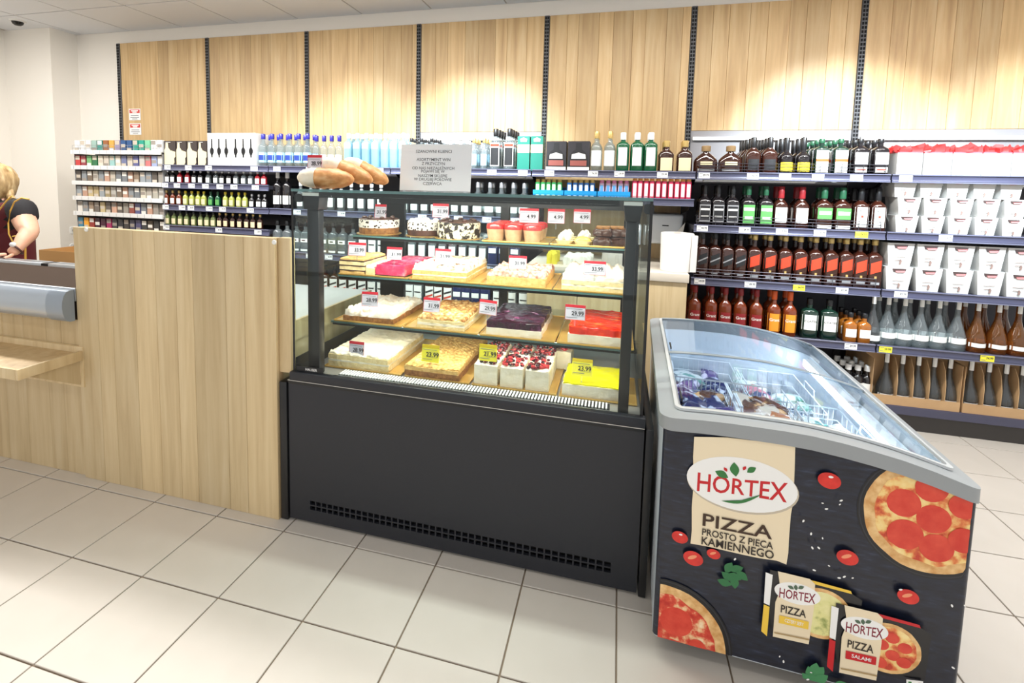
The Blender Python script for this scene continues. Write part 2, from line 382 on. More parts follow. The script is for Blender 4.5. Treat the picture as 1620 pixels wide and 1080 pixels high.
for k in range(7):
    x0, x1 = UX[k], UX[k+1]
    b = thing('wall_shelving', 'dark metal wall shelving bay holding the %s section under an oak panel' % bay_names[k], 'shelving', ((x0+x1)/2, 3.5, 0), 0, 'wall shelving bays')
    b.location = (0, 0, 0); BAYS.append(b)
    u = ob('upright', up_me, b, (x0, YW-.002, 0)); ob('slot_row', slots_me, u, (0, -.0008, 0), kind='stuff')
    if k == 6:
        u = ob('upright', up_me, b, (x1, YW-.002, 0)); ob('slot_row', slots_me, u, (0, -.0008, 0), kind='stuff')
    low = k in (3, 5, 6)
    zb = 1.756 if low else 1.46
    hp = box('header_panel', M('panel_core', (150, 120, 80), .7), b, x0+.019, x1-.019, YW+.018, YW+.03, zb+.001, 2.583)
    planks(hp, x0+.019, x1-.019, YW+.006, .012, zb, 2.584, oak_wall, (.115, .09, .14, .10), 50+k)
    if low:
        box('back_panel', M('back_panel_white', (146, 144, 147), .5), b, x0+.019, x1-.019, YW+.01, YW+.022, 1.40, 1.755)
        lb = box('light_bar', M('white_plastic'), b, x0+.03, x1-.03, YW-.012, YW+.009, 1.690, 1.712)
        box('led_tube', led, lb, x0+.035, x1-.035, YW-.016, YW-.0122, 1.694, 1.708)
    wood_low = (k == 4)
    box('back_panel', oak_light if wood_low else M('back_panel_dark', (74, 72, 78), .6), b, x0+.019, x1-.019, YW+.012, YW+.026, .1, 1.399 if low else 1.459)
    # base shelf and plinth
    if k != 0:
        zs = [RZ[0], 1.272] if k == 4 else ([1.436, 1.294, 1.119, .955] if k == 1 else RZ)
        for i, z in enumerate(zs):
            tg = tagpx[k][i] if i < 4 else ()
            s_ = rail(b, x0, x1, z, tags=tg, fence=(k == 5 and i < 3))
            if k in (5, 6) and i == 0 or (k == 3 and i == 0):
                lt = box('shelf_light', M('white_plastic'), s_, x0+.05, x1-.35 if k == 5 else x1-.05, YF+.05, YF+.085, z-.034, z-.0125)
            for xx in (x0+.012, x1-.012):
                if i < 4: part('bracket', MB().prism([(YW-.003, z-.012), (YF+.09, z-.012), (YF+.16, z-.05), (YW-.003, z-.085)], xx-.0015, xx+.0015, axis='x'), dark_metal, s_)
    if k not in (1, 4):
        pass
    if k == 4: continue
    bs = box('base_shelf', dark_metal, b, x0+.004, x1-.004, YF+.04, YW, .115, .15)
    part('price_rail', MB().prism([(YF+.04, .10), (YF+.03, .105), (YF+.03, .148), (YF+.04, .152)], x0+.004, x1-.004, axis='x'), rail_mat, bs)
    box('plinth', M('plinth_dark', (66, 62, 60), .6), b, x0+.002, x1-.002, YF+.07, YF+.085, 0, .115)
# two notices on the first oak panel
def notice(px, py, n):
    a = at(px, py, YW); wd, h = .135, .105
    t = thing('wall_notice', n, 'notice', (a.x, YW+.005, a.z), group=None)
    box('paper', tag_white, t, -wd/2, wd/2, -.0015, 0, -h/2, h/2)
    box('header_strip', M('notice_red', (205, 60, 55), .6), t, -wd/2+.008, wd/2-.008, -.0022, -.0016, h*.12, h*.43)
    l = MB()
    for z, f in ((h*.32, .8), (h*.2, .5)): l.box(-wd*.38*f, wd*.38*f, -.0028, -.0023, z-.005, z+.005)
    part('header_lettering', l, tag_white, t, smooth=0)
    l = MB()
    for z, f in ((-h*.08, .9), (-h*.24, 1.), (-h*.38, .6)): l.box(-wd*.38*f, wd*.38*f, -.0022, -.0016, z-.0028, z+.0028)
    part('lettering', l, ink_pale, t, smooth=0)
notice(212.5, 181, 'upper white notice with red header stuck on the leftmost oak panel')
notice(213.5, 204, 'lower white notice with red header stuck on the leftmost oak panel')
# ================================================================ checkout desk and tall counter panel
CY = 1.55
alu = M('aluminium', (196, 202, 210), .28, .85); alu_blue = M('bumper_plastic', (176, 188, 202), .25, .35, coat=.3)
d = thing('checkout_desk', 'low oak checkout desk with black conveyor belt left of the tall panel', 'desk', (0, 0, 0))
box('carcass', oak_light, d, -5.2, -2.275, CY+.014, 2.06, 0, .715)
fr = box('front_panel', oak_light, d, -5.2, -2.272, CY+.0125, CY+.0139, 0, .715)
planks(fr, -5.2, -2.272, CY, .0124, .0, .715, oak, (.13, .10, .16, .12), 5)
bp = []
for a in range(9):                                       # rounded grey bumper along the belt
    an = -PI/2+PI*a/8; bp.append((CY-.035-.03*math.cos(an), .785+.066*math.sin(an)))
bp += [(CY-.016, .851), (CY-.016, .719)]
bm_ = part('bumper', MB().prism(bp, -5.2, -2.36, axis='x'), alu_blue, d)
part('bumper_end_cap', MB().prism([(y-.003 if y < CY else y, .785+(z-.785)*1.03) for y, z in bp], -2.359, -2.2635, axis='x'), M('bumper_cap', (150, 162, 176), .3, .3), d)
box('belt_edge_rail', alu, d, -5.2, -2.264, CY-.0155, CY-.005, .80, .858, bevel=.003)
belt = box('belt', M('belt_rubber', (70, 58, 50), .95, spec=.12, bump=.1, bscale=300), d, -5.2, -2.264, CY-.0045, 1.90, .716, .853)
for i, (a, b) in enumerate(((-5.2, -3.04), (-2.99, -2.264))):
    r_ = box('back_rail', alu, d, a, b, 1.9005, 1.965, .716, .868, bevel=.004)
    part('groove', MB().box(a+.002, b-.002, 1.93, 1.936, .8681, .8686), M('groove_dark', (70, 74, 80), .5), r_)
box('rail_joint', M('black_plastic', (24, 24, 26), .5), d, -3.0395, -2.9905, 1.901, 1.963, .716, .866)
# fold-out bag shelf on the front of the desk
t = thing('bag_shelf', 'oak bag shelf with raised edge fixed to the front of the checkout desk', 'shelf', (0, 0, 0))
box('shelf_board', oak_light, t, -4.6, -2.245, 1.312, CY-.0185, .545, .575, bevel=.002)
box('front_lip', oak, t, -4.6, -2.2445, 1.298, 1.3115, .543, .586, bevel=.002)
box('side_lip', oak, t, -2.2445, -2.232, 1.298, CY-.0185, .543, .586, bevel=.002)
box('back_board', oak, t, -4.6, -2.235, CY-.018, CY-.0005, .42, .60, bevel=.002)
part('bracket', MB().prism([(CY-.0185, .43), (CY-.0185, .543), (1.34, .543)], -2.27, -2.252, axis='x'), oak, t)
# tall panel in front of the cashier, its worktop behind
t = thing('wooden_counter', 'tall oak plank counter panel between the checkout belt and the cake display', 'counter', (0, 0, 0))
cor = box('panel_core', oak_light, t, -2.262, -1.252, CY+.0025, CY+.026, 0, 1.124)
planks(cor, -2.262, -1.252, CY-.012, .0142, 0, 1.125, oak, (.12, .085, .14, .10), 9)
pe = box('side_return', oak, t, -1.2515, -1.20, CY+.006, CY+.036, .60, 1.125)
for px, py in ((137, 363), (434, 383)):
    p = at(px, py, CY-.012)
    part('screw_cap', MB().loft([(0, .010, .010, 2), (.004, .008, .008, 2)], 12).xf(lambda x, y, z, p=p: (p.x+x, CY-.0122-z, p.z+y)), M('white_plastic'), t)
t = thing('cashier_worktop', 'grey cashier worktop with oak side panel behind the tall counter panel', 'worktop', (0, 0, 0))
box('top', M('worktop_grey', (196, 196, 196), .4), t, -2.25, -1.275, CY+.045, 2.29, .745, .772, bevel=.002)
box('edge_trim', oak, t, -1.2745, -1.262, CY+.045, 2.29, .69, .772)
box('side_panel', oak, t, -1.30, -1.2755, CY+.045, 2.29, 0, .744)
box('far_leg', oak, t, -2.25, -2.225, CY+.045, 2.29, 0, .744)

# ================================================================ refrigerated cake display
case_blk = M('case_anthracite', (36, 38, 45), .45, .1, bump=.05, bscale=400); case_dk = M('case_black', (24, 25, 28), .35, .1)
steel = M('stainless', (188, 188, 186), .3, .8)
cglass = glass('case_glass', (246, 250, 249), 0, .0, .55, .02)
cgl_edge = glass('case_glass_edge', (130, 178, 176), .35, .05, .5, .08)
XL, XR, YB = -1.19, .105, 2.28
K = thing('cake_display', 'black refrigerated glass display case full of cakes and price tags', 'display case', (0, 0, 0))
# base front panel with a band of square vent holes (two rows)
fx0, fx1, fz0, fz1 = -1.209, .113, .012, .562
vx0, vx1, nv = -1.118, .028, 46
vz = [(.062, .078), (.083, .099)]
mb = MB(); yA, yB2 = CY, CY+.012
mb.box(fx0, fx1, yA, yB2, fz0, vz[0][0]); mb.box(fx0, fx1, yA, yB2, vz[0][1], vz[1][0]); mb.box(fx0, fx1, yA, yB2, vz[1][1], fz1)
pw_ = (vx1-vx0)/nv
for z0, z1 in vz:
    mb.box(fx0, vx0, yA, yB2, z0, z1); mb.box(vx1, fx1, yA, yB2, z0, z1)
    for k in range(1, nv): mb.box(vx0+k*pw_-.0028, vx0+k*pw_+.0028, yA, yB2, z0, z1)
part('front_panel', mb, case_blk, K, smooth=0)
box('panel_backing', M('slot_black'), K, fx0+.002, fx1-.002, CY+.03, CY+.04, .012, .56)
box('top_trim', case_dk, K, fx0, fx1, CY-.004, CY+.02, .563, .574, bevel=.002)
box('trim_highlight', steel, K, fx0, fx1, CY-.0045, CY+.004, .5745, .5775)
box('front_lip', case_blk, K, XL-.008, XR+.01, CY-.010, CY+.018, .578, .612, bevel=.004)
box('side_panel', case_dk, K, -1.246, -1.214, CY-.006, YB, 0.005, .566, bevel=.002)
box('side_panel', case_dk, K, .118, .142, CY-.006, YB, 0.005, .576, bevel=.002)
box('rear_panel', case_dk, K, -1.21, .115, YB-.02, YB, .03, .60)
for x in (-1.20, .10):
    for y in (CY+.05, YB-.08): part('foot', MB().loft([(0, .018, .018, 2), (.03, .014, .014, 2)], 12).xf(lambda a, b, c, x=x, y=y: (a+x, b+y, c)), M('white_plastic'), K)
# tub and deck
box('deck', steel, K, XL+.004, XR-.004, CY+.0185, YB-.045, .565, .590)
box('tub_wall', case_dk, K, XL+.001, XL+.0038, CY+.0185, YB-.045, .5905, .66)
box('tub_wall', case_dk, K, XR-.0038, XR-.001, CY+.0185, YB-.045, .5905, .64)
gr = MB()
for k in range(88):
    x = -1.03+k*.0117; gr.box(x, x+.0056, 1.618, 1.664, .5907, .5950)
part('air_grille', gr, M('white_plastic'), K, smooth=0, kind='stuff')
box('grille_bed', M('slot_black'), K, -1.035, 0.002, 1.616, 1.666, .5901, .5906)
box('badge', case_dk, K, -1.175, -1.06, CY+.004, CY+.0075, .6145, .634)
part('badge_lettering', MB().text('HAUSER', .010, (-1.11, CY+.0035, .624)), tag_white, K, smooth=0)
# glass box
box('front_glass', cglass, K, XL, XR, CY+.008, CY+.014, .6125, 1.303)
box('side_glass', cglass, K, XL, XL+.006, CY+.0145, YB-.012, .6125, 1.303)
box('side_glass', cglass, K, XR-.006, XR, CY+.0145, YB-.012, .6125, 1.303)
box('side_edge_strip', M('black_plastic'), K, XL-.001, XL+.007, CY+.006, CY+.0075, .6125, 1.303)
box('side_edge_strip', M('black_plastic'), K, XR-.008, XR+.001, CY+.006, CY+.0075, .6125, 1.303)
tg = box('top_glass', cglass, K, XL, XR, CY+.006, YB-.03, 1.3035, 1.3125)
box('front_edge', cgl_edge, tg, XL, XR, CY+.0035, CY+.0059, 1.303, 1.313)
lb = box('light_bar', M('black_plastic'), K, XL+.10, XR-.10, CY+.03, CY+.056, 1.288, 1.3032)
box('bar_lip', M('black_plastic'), lb, XL+.10, XR-.10, CY+.03, CY+.033, 1.282, 1.2879)
box('led_diffuser', led, lb, XL+.12, XR-.12, CY+.034, CY+.048, 1.2862, 1.2878)
area('display_led', ((XL+XR)/2, CY+.045, 1.284), 1.05, .02, 6.5, (math.radians(18), 0, 0), (1, .95, .84))
# posts with hinge blocks
for x0, x1, s in ((-1.152, -1.102, 0), (.028, .062, 1)):
    ps = box('post', case_dk, K, x0, x1, CY+.045, CY+.08, .5905, 1.235, bevel=.003)
    hb = part('hinge_block', MB().prism([(x0-.012, 1.30), (x1+.016, 1.30), (x1+.008, 1.2352), (x0-.004, 1.2352)], CY+.032, CY+.09), case_dk, K, bevel=.003)
    box('hinge_top', M('white_plastic'), hb, x0-.010, x1+.014, CY+.0315, CY+.0318, 1.287, 1.299)
    part('hinge_knob', MB().loft([(0, .016, .016, 4), (.03, .014, .014, 4)], 12).xf(lambda a, b, c, x=(x0-.028 if s == 0 else x1+.034): (a+x, CY+.03+c, b+1.278)), case_dk, hb)
# rear: frame, two sliding doors with dark stiles
box('rear_beam', case_dk, K, XL, XR, YB-.045, YB-.005, 1.243, 1.3030)
box('rear_sill', case_dk, K, XL, XR, YB-.0445, YB-.005, .584, .64)
for x0, x1, y in ((-1.185, -1.052, 0), (-.548, -.505, .004), (.03, .10, 0)):
    box('rear_stile', case_dk, K, x0, x1, YB-.04+y, YB-.015+y, .641, 1.2425)
box('sliding_door_glass', cglass, K, -1.05, -.55, YB-.03, YB-.025, .641, 1.2425)
box('sliding_door_glass', cglass, K, -.503, .028, YB-.026, YB-.021, .641, 1.2425)
part('door_handle', MB().box(.085, .094, YB-.30, YB-.24, 1.12, 1.20), alu, K, bevel=.003)
# three glass shelves on brackets
SH = [(1.112, 1.885), (.955, 1.775), (.770, 1.725)]      # top height, front edge depth
for z, yf in SH:
    sg = box('glass_shelf', cglass, K, XL+.055, XR-.055, yf, YB-.06, z-.008, z)
    box('shelf_edge', cgl_edge, sg, XL+.055, XR-.055, yf-.0015, yf-.0002, z-.008, z)
    box('shelf_support', M('black_plastic'), sg, XL+.055, XR-.055, yf+.01, yf+.025, z-.02, z-.0085)
    dl = box('led_and_fill_strip', led, sg, XL+.09, XR-.09, yf+.0255, yf+.031, z-.012, z-.0085)  # glowing strip and area lamp added under each shelf to light the cakes evenly
    area('added_shelf_fill', ((XL+XR)/2, yf+.03, z-.0135), 1.05, .012, 1.6, (math.radians(25), 0, 0), (1, .95, .84))
    for x in (XL+.06, XR-.072): part('arm', MB().prism([(yf+.03, z-.0085), (YB-.05, z-.0085), (YB-.05, z-.05), (yf+.06, z-.02)], x, x+.008, axis='x'), case_dk, sg)

# ================================================================ cakes and trays
gold = ramp_mat('gold_board', 'noise', 9, [(.3, (196, 152, 70)), (.7, (222, 182, 98))], .28, coat=.3); gold.node_tree.nodes['Principled BSDF'].inputs['Metallic'].default_value = .45
def slab(x0, x1, y0, y1, z0, z1, side=.002, top=0., bumps=None, n=18, rough_edge=0, seed=0):
    """cake layer: a closed slab with a lumpy top and slightly ragged sides"""
    nx = max(6, int(n*(x1-x0)/.25)); ny = max(6, int(n*(y1-y0)/.25)); rnd = random.Random(seed)
    vs = []; fs = []
    for j in range(ny+1):
        for i in range(nx+1):
            u, v = i/nx, j/ny; x = x0+(x1-x0)*u; y = y0+(y1-y0)*v
            e = min(i, nx-i, j, ny-j)
            q = Vector((x*40+seed, y*40, seed*1.7))
            if e == 0: x += side*noise.noise(q)*1.6; y += side*noise.noise(q+Vector((9, 3, 1)))*1.6
            h = top*(noise.noise(q*1.0)+.6*noise.noise(q*2.6)+.4*noise.noise(q*5.5))
            if bumps:
                bx, by, ba = bumps; h += ba*abs(math.sin(PI*bx*u))*abs(math.sin(PI*by*v))
            if e == 0: h -= rough_edge
            vs.append((x, y, z1+h))
    k = len(vs)
    ring = [i for i in range(nx+1)]+[j*(nx+1)+nx for j in range(1, ny+1)]+[ny*(nx+1)+i for i in range(nx-1, -1, -1)]+[j*(nx+1) for j in range(ny-1, 0, -1)]
    for j in range(ny):
        for i in range(nx): a = j*(nx+1)+i; fs.append((a, a+1, a+nx+2, a+nx+1))
    for r_ in ring:
        x, y, z = vs[r_]; q = Vector((x*50, y*50, 3+seed)); vs.append((x+side*noise.noise(q), y+side*noise.noise(q+Vector((5, 5, 5))), (z0+z)/2))
    for r_ in ring: x, y, z = vs[r_]; vs.append((x, y, z0))
    m = len(ring)
    for i in range(m):
        j = (i+1) % m
        fs.append((ring[i], k+i, k+j, ring[j])); fs.append((k+i, k+m+i, k+m+j, k+j))
    fs.append(tuple(k+m+i for i in range(m)))
    return MB().add(vs, fs)
def blobs(n, x0, x1, y0, y1, z, r, seed, mats, lift=.0, sc=(1, 1, .8)):
    rnd = random.Random(seed); mb = MB()
    for i in range(n):
        q = r*rnd.uniform(.7, 1.25); mb.ball((rnd.uniform(x0, x1), rnd.uniform(y0, y1), z+lift+rnd.uniform(-.3, .5)*q), q, 7, 4, rnd.randrange(mats), (sc[0]*rnd.uniform(.8, 1.2), sc[1]*rnd.uniform(.8, 1.2), sc[2]))
    return mb
cream = ramp_mat('cream', 'noise', 30, [(.3, (232, 220, 190)), (.7, (242, 234, 214))], .6, bump=.6)
meringue = ramp_mat('meringue', 'noise', 26, [(.3, (228, 206, 178)), (.6, (244, 236, 224))], .55, bump=.8)
sponge = ramp_mat('sponge', 'noise', 60, [(.3, (206, 160, 88)), (.7, (232, 196, 126))], .8, bump=.6)
sponge_pale = ramp_mat('sponge_pale', 'noise', 60, [(.3, (226, 200, 140)), (.7, (242, 224, 172))], .8, bump=.5)
brown_cake = ramp_mat('brown_cake', 'noise', 60, [(.3, (120, 76, 36)), (.7, (168, 116, 62))], .8, bump=.6)
choc = ramp_mat('chocolate', 'noise', 30, [(.3, (52, 30, 24)), (.7, (92, 56, 40))], .4, bump=.5)
crumble = ramp_mat('crumble', 'voronoi', 75, [(.0, (244, 214, 142)), (.5, (226, 182, 104)), (.9, (196, 142, 72))], .8, bump=.9)
nuts = ramp_mat('nut_cream', 'voronoi', 55, [(.0, (250, 232, 190)), (.35, (232, 190, 120)), (.7, (170, 108, 52))], .6, bump=.8)
pinkjelly = ramp_mat('pink_jelly', 'noise', 26, [(.3, (196, 30, 76)), (.55, (222, 66, 106)), (.75, (240, 150, 160))], .25, coat=.5, bump=.3)
purplejelly = ramp_mat('purple_jelly', 'noise', 24, [(.34, (30, 8, 22)), (.56, (60, 16, 44)), (.70, (120, 70, 104)), (.80, (228, 206, 216))], .22, coat=.35, bump=.4, stretch=(1, 2.2, 1))
redjelly = ramp_mat('red_jelly', 'noise', 22, [(.3, (206, 22, 8)), (.55, (232, 52, 12)), (.7, (244, 120, 50)), (.8, (252, 196, 150))], .2, coat=.4, bump=.3, stretch=(1, 2.6, 1))
lemon = ramp_mat('lemon_glaze', 'noise', 12, [(.25, (196, 186, 20)), (.36, (240, 232, 14)), (.8, (250, 242, 20))], .3, coat=.4, bump=.15)
rosecrumb = ramp_mat('rose_crumb', 'voronoi', 60, [(0, (250, 226, 210)), (.4, (226, 180, 160)), (.8, (160, 104, 84))], .7, bump=.8)
whitebrown = ramp_mat('cream_with_chocolate', 'noise', 26, [(.32, (120, 76, 50)), (.42, (226, 200, 170)), (.55, (252, 244, 232)), (.8, (255, 250, 244))], .55, bump=.6)
lattice = ramp_mat('chocolate_lattice', 'voronoi', 75, [(.30, (40, 24, 20)), (.46, (246, 238, 226))], .5, bump=.3, stretch=(1, 1, 1.2))
lattice2 = ramp_mat('marbled_chocolate', 'noise', 60, [(.46, (36, 26, 18)), (.54, (240, 230, 200))], .5, bump=.3)
def tray(name, label, px0, px1, z, yf, dep, lip=.006):
    x0 = xat(px0, yf, z); x1 = xat(px1, yf, z)
    t = thing('cake_tray', label, 'tray', ((x0+x1)/2, yf, z), group='gold cake trays')
    h = (x1-x0)/2-.002
    box('board', gold, t, -h, h, 0, dep, .0005, .0035)
    part('rim', MB().tube([(-h, 0, .005), (h, 0, .005), (h, dep, .005), (-h, dep, .005)], .0028, 6, closed=True), gold, t)
    return z+.0042
def cake(name, label, px0, px1, z, yf, dep, layers, topmat, topamp=.004, bumps=None, seed=1, cat='cake', skew=0, toph=.006):
    """layers bottom-up: (thickness, material)"""
    x0 = xat(px0, yf, z); x1 = xat(px1, yf, z); cx = (x0+x1)/2; h = (x1-x0)/2
    t = thing(name, label, cat, (cx, yf, z), skew)
    zz = .0003; toph *= 1.25
    for i, (th, m) in enumerate(layers):
        th *= 1.25
        part('sponge_layer' if 'sponge' in m.name or 'cake' in m.name else ('cream_layer' if 'cream' in m.name else 'layer'), slab(-h, h, 0, dep, zz, zz+th, .003, 0, n=16, seed=seed+i*3), m, t, smooth=50); zz += th+.0002
    part('topping', slab(-h+.002, h-.002, .002, dep-.002, zz, zz+toph, .004, topamp, bumps, n=52 if bumps or topamp > .004 else 30, rough_edge=topamp*.8, seed=seed+31), topmat, t, smooth=60)
    return t, zz+toph
red_tag = M('tag_red', (196, 30, 48), .5); acryl = glass('acrylic', (245, 248, 250), .05, .02, .5, .05)
def case_tag(px, py, Y, price, label, yellow=False, wpx=30, hpx=24, rz=0, tilt=-.12, base=None):
    p = at(px, py, Y); zz = (p-CAM).dot(FWD); wd = wpx*zz/FPX; h = hpx*zz/FPX
    t = thing('price_card', label, 'price tag', (p.x, p.y, p.z), rz); t.rotation_euler = (tilt, 0, rz)
    box('card', tag_yellow if yellow else M('card_paper', (206, 203, 214), .5), t, -wd/2, wd/2, 0, .0012, -h/2, h/2)
    hd = box('header', M('tag_yellow_dark', (206, 178, 20), .5) if yellow else red_tag, t, -wd/2, wd/2, -.0008, -.0001, h*.32, h/2)
    part('price_lettering', MB().text(price, h*.27, (wd*.12, -.0009, -h*.06)), ink, t, smooth=0)
    l = MB(); a, b, c, e = wd*.16-wd*.26, wd*.16+wd*.26, -h*.06-h*.17, -h*.06+h*.17
    for q in ((a, b, c, c+.0007), (a, b, e-.0007, e), (a, a+.0007, c, e), (b-.0007, b, c, e)): l.box(q[0], q[1], -.0008, -.0003, q[2], q[3])
    if not yellow:
        bd = MB()
        for q in ((-wd/2, -wd/2+.0016, -h/2, h/2), (wd/2-.0016, wd/2, -h/2, h/2), (-wd/2, wd/2, -h/2, -h/2+.0014)): bd.box(q[0], q[1], -.0007, -.0001, q[2], q[3])
        part('card_border', bd, M('tag_red_pale', (190, 96, 104), .5), t, smooth=0)
    for z_, f in ((.22, .8), (-.34, .55)): l.box(-wd*.44, -wd*.44+wd*f, -.0008, -.0003, h*z_-.0008, h*z_+.0008)
    part('frame_lines', l, ink_pale, t, smooth=0)
    f = MB().box(-wd*.04, wd*.04, .0014, .003, (base-p.z)/math.cos(tilt) if base else -h*.9, -h*.2)
    part('holder', f, acryl, t, smooth=0)
    return t
DZ = .5903
# bottom deck
z = tray('t', 'gold tray under the white sheet cake on the bottom deck', 513, 634, DZ, 1.674, .44)
cake('sheet_cake', 'white iced sheet cake at left of the bottom deck', 519, 614, z, 1.682, .36, [(.018, sponge_pale), (.006, cream), (.016, sponge_pale)], cream, .006, seed=3)
z = tray('t', 'gold tray under the golden crumble cake on the bottom deck', 640, 742, DZ, 1.674, .44)
cake('crumble_cake', 'golden brown crumble sheet cake on the bottom deck', 640, 725, z, 1.682, .42, [(.018, brown_cake), (.012, sponge)], crumble, .005, seed=7)
z = tray('t', 'gold tray under the berry cream slices on the bottom deck', 746, 880, DZ, 1.674, .44)
berry = [M('blackberry', (36, 18, 26), .25), M('raspberry', (112, 18, 32), .3), M('strawberry', (184, 52, 56), .3), M('dark_cherry', (70, 12, 24), .2)]
k = 0
for px0, px1 in ((748, 786), (789, 827), (829, 868)):
    for j in range(2 if px0 != 829 else 3):
        x0 = xat(px0, 1.68, z); x1 = xat(px1, 1.68, z); cxx = (x0+x1)/2; hh = (x1-x0)/2-.002; y0 = 1.686+j*.135
        t = thing('cream_slice', 'berry-topped cream slice, %s from left in the %s row of the bottom deck' % (ORD[(748, 789, 829).index(px0)], ('front', 'middle', 'rear')[j]), 'cake', (cxx, y0, z), group='berry cream slices')
        part('cream_block', slab(-hh, hh, 0, .125, .0003, .074, .002, .001, n=14, seed=60+k), cream, t, smooth=60)
        part('whipped_top', slab(-hh+.002, hh-.002, .003, .122, .0742, .080, .003, .006, n=40, rough_edge=.005, seed=90+k), meringue, t, smooth=60)
        part('berries', blobs(60, -hh*.88, hh*.88, .008, .118, .0835, .0072, 40+k, 4), berry, t, kind='stuff'); k += 1
for i, px in enumerate((884,)):
    x0 = xat(870, 1.90, z); x1 = xat(902, 1.90, z); hh = (x1-x0)/2
    t = thing('cream_slice', 'strawberry cream slice standing behind the yellow lemon cake', 'cake', ((x0+x1)/2, 1.93, z), group='berry cream slices')
    part('cream_block', slab(-hh, hh, 0, .12, .0003, .074, .002, .001, n=14, seed=71), cream, t, smooth=60)
    part('berries', blobs(34, -hh*.8, hh*.8, .012, .108, .082, .009, 77, 4), [berry[2], berry[2], berry[1], berry[0]], t, kind='stuff')
z = tray('t', 'gold tray under the yellow lemon cake on the bottom deck', 884, 1008, DZ, 1.674, .24)
cake('lemon_cake', 'bright yellow glazed lemon cake at right of the bottom deck', 889, 984, z, 1.682, .20, [(.034, cream)], lemon, .0015, seed=12, toph=.005)
# third shelf
z3, y3 = SH[2]
z = tray('t', 'gold tray under the white meringue cake on the lowest glass shelf', 528, 636, z3, y3-.004, .36)
cake('meringue_cake', 'white meringue cake with brown base on the lowest glass shelf', 543, 622, z, y3+.008, .31, [(.016, brown_cake)], meringue, .013, seed=21, toph=.016)
z = tray('t', 'gold tray under the nut cream cake on the lowest glass shelf', 637, 756, z3, y3-.004, .36)
cake('nut_cake', 'layered cream cake with caramel nut crumbs on the lowest glass shelf', 660, 735, z, y3+.008, .30, [(.010, sponge_pale), (.008, cream), (.010, sponge_pale)], nuts, .007, seed=27, toph=.010)
z = tray('t', 'gold tray under the purple jelly cake on the lowest glass shelf', 758, 878, z3, y3-.004, .36)
cake('berry_jelly_cake', 'dark purple berry jelly cake on the lowest glass shelf', 768, 856, z, y3+.008, .31, [(.022, cream)], purplejelly, .003, seed=33, toph=.022)
z = tray('t', 'gold tray under the red jelly cake on the lowest glass shelf', 880, 1003, z3, y3-.004, .36)
cake('strawberry_jelly_cake', 'bright red strawberry jelly cake on the lowest glass shelf', 898, 989, z, y3+.008, .29, [(.026, cream)], redjelly, .003, seed=38, toph=.022)
# second shelf
z2, y2 = SH[1]
z = tray('t', 'gold tray under the layer slices and pink cake on the middle glass shelf', 536, 645, z2, y2-.004, .33)
cake('layer_slice', 'golden cake slice with dark chocolate layers on the middle glass shelf', 537, 576, z, y2+.006, .20, [(.009, sponge), (.004, choc), (.012, sponge_pale), (.004, choc), (.012, sponge_pale), (.004, choc)], sponge, .004, seed=41, toph=.008)
cake('pink_cake', 'bright pink jelly cake on the middle glass shelf', 594, 640, z, y2+.006, .30, [(.004, choc), (.022, pinkjelly)], pinkjelly, .003, seed=43, toph=.012)
cake('nut_slice', 'small beige cream slice between the layered slice and pink cake', 578, 592, z, y2+.01, .25, [(.022, sponge_pale)], meringue, .005, seed=44, toph=.01)
z = tray('t', 'gold tray under the white chocolate-flecked cake on the middle glass shelf', 647, 757, z2, y2-.004, .33)
cake('chocolate_cream_cake', 'pale layered cake topped with white cream and chocolate flecks', 653, 738, z, y2+.006, .30, [(.012, sponge), (.004, cream), (.012, sponge), (.004, cream)], whitebrown, .009, seed=47, toph=.014)
z = tray('t', 'gold tray under the rose-brown crumb cake on the middle glass shelf', 758, 873, z2, y2-.004, .33)
cake('crumb_cake', 'beige cake with rosy crumb topping on the middle glass shelf', 770, 862, z, y2+.006, .27, [(.026, sponge)], rosecrumb, .009, seed=51, toph=.012)
z = tray('t', 'gold tray under the white domed meringue cake on the middle glass shelf', 875, 995, z2, y2-.004, .33)
cake('meringue_cream_cake', 'white cream cake with domed meringue top at right of the middle shelf', 888, 988, z, y2+.006, .29, [(.012, sponge_pale), (.005, cream), (.012, sponge_pale), (.005, cream)], meringue, .002, (5, 5, .016), seed=57, toph=.010)
# top shelf
z1, y1 = SH[0]
def round_cake(label, pxc, rpx, yoff, h1, h2, m1, m2, m3, seed):
    cx = xat(pxc, y1+yoff, z1); r = rpx*((Vector((cx, y1+yoff, z1))-CAM).dot(FWD))/FPX
    t = thing('round_cake', label, 'cake', (cx, y1+yoff, z1), group='round cakes on the top shelf')
    part('cake_board', MB().loft([(.0003, r*1.12, r*1.12, 2), (.002, r*1.12, r*1.12, 2)], 28), gold, t)
    part('base_layer', MB().loft([(.0022, r*.98, r*.98, 2), (h1, r, r, 2)], 28), m1, t)
    part('chocolate_band', MB().loft([(h1+.0001, r*1.01, r*1.01, 2), (h2, r*1.01, r*1.01, 2)], 28), m2, t)
    mb = MB()
    mb.loft([(h2+.0002, r*.98, r*.98, 2), (h2+.004, r*.95, r*.95, 2), (h2+.006, r*.6, r*.6, 2)], 28)
    for k in range(7): a = 2*PI*k/7; mb.ball((r*.72*math.cos(a), r*.72*math.sin(a), h2+.008), .011, 8, 5, 0, (1.1, 1.1, .7))
    part('cream_rosettes', mb, m3, t)
round_cake('round cake with white chocolate lattice band and dark topping, leftmost on top shelf', 600, 31, .12, .03, .066, brown_cake, lattice, choc, 1)
round_cake('round cake with white lattice band and whipped cream, second on top shelf', 672, 27, .13, .028, .062, choc, lattice, meringue, 2)
round_cake('round cake with marbled chocolate sides, third on the top shelf', 726, 34, .10, .02, .070, lattice2, lattice2, choc, 3)
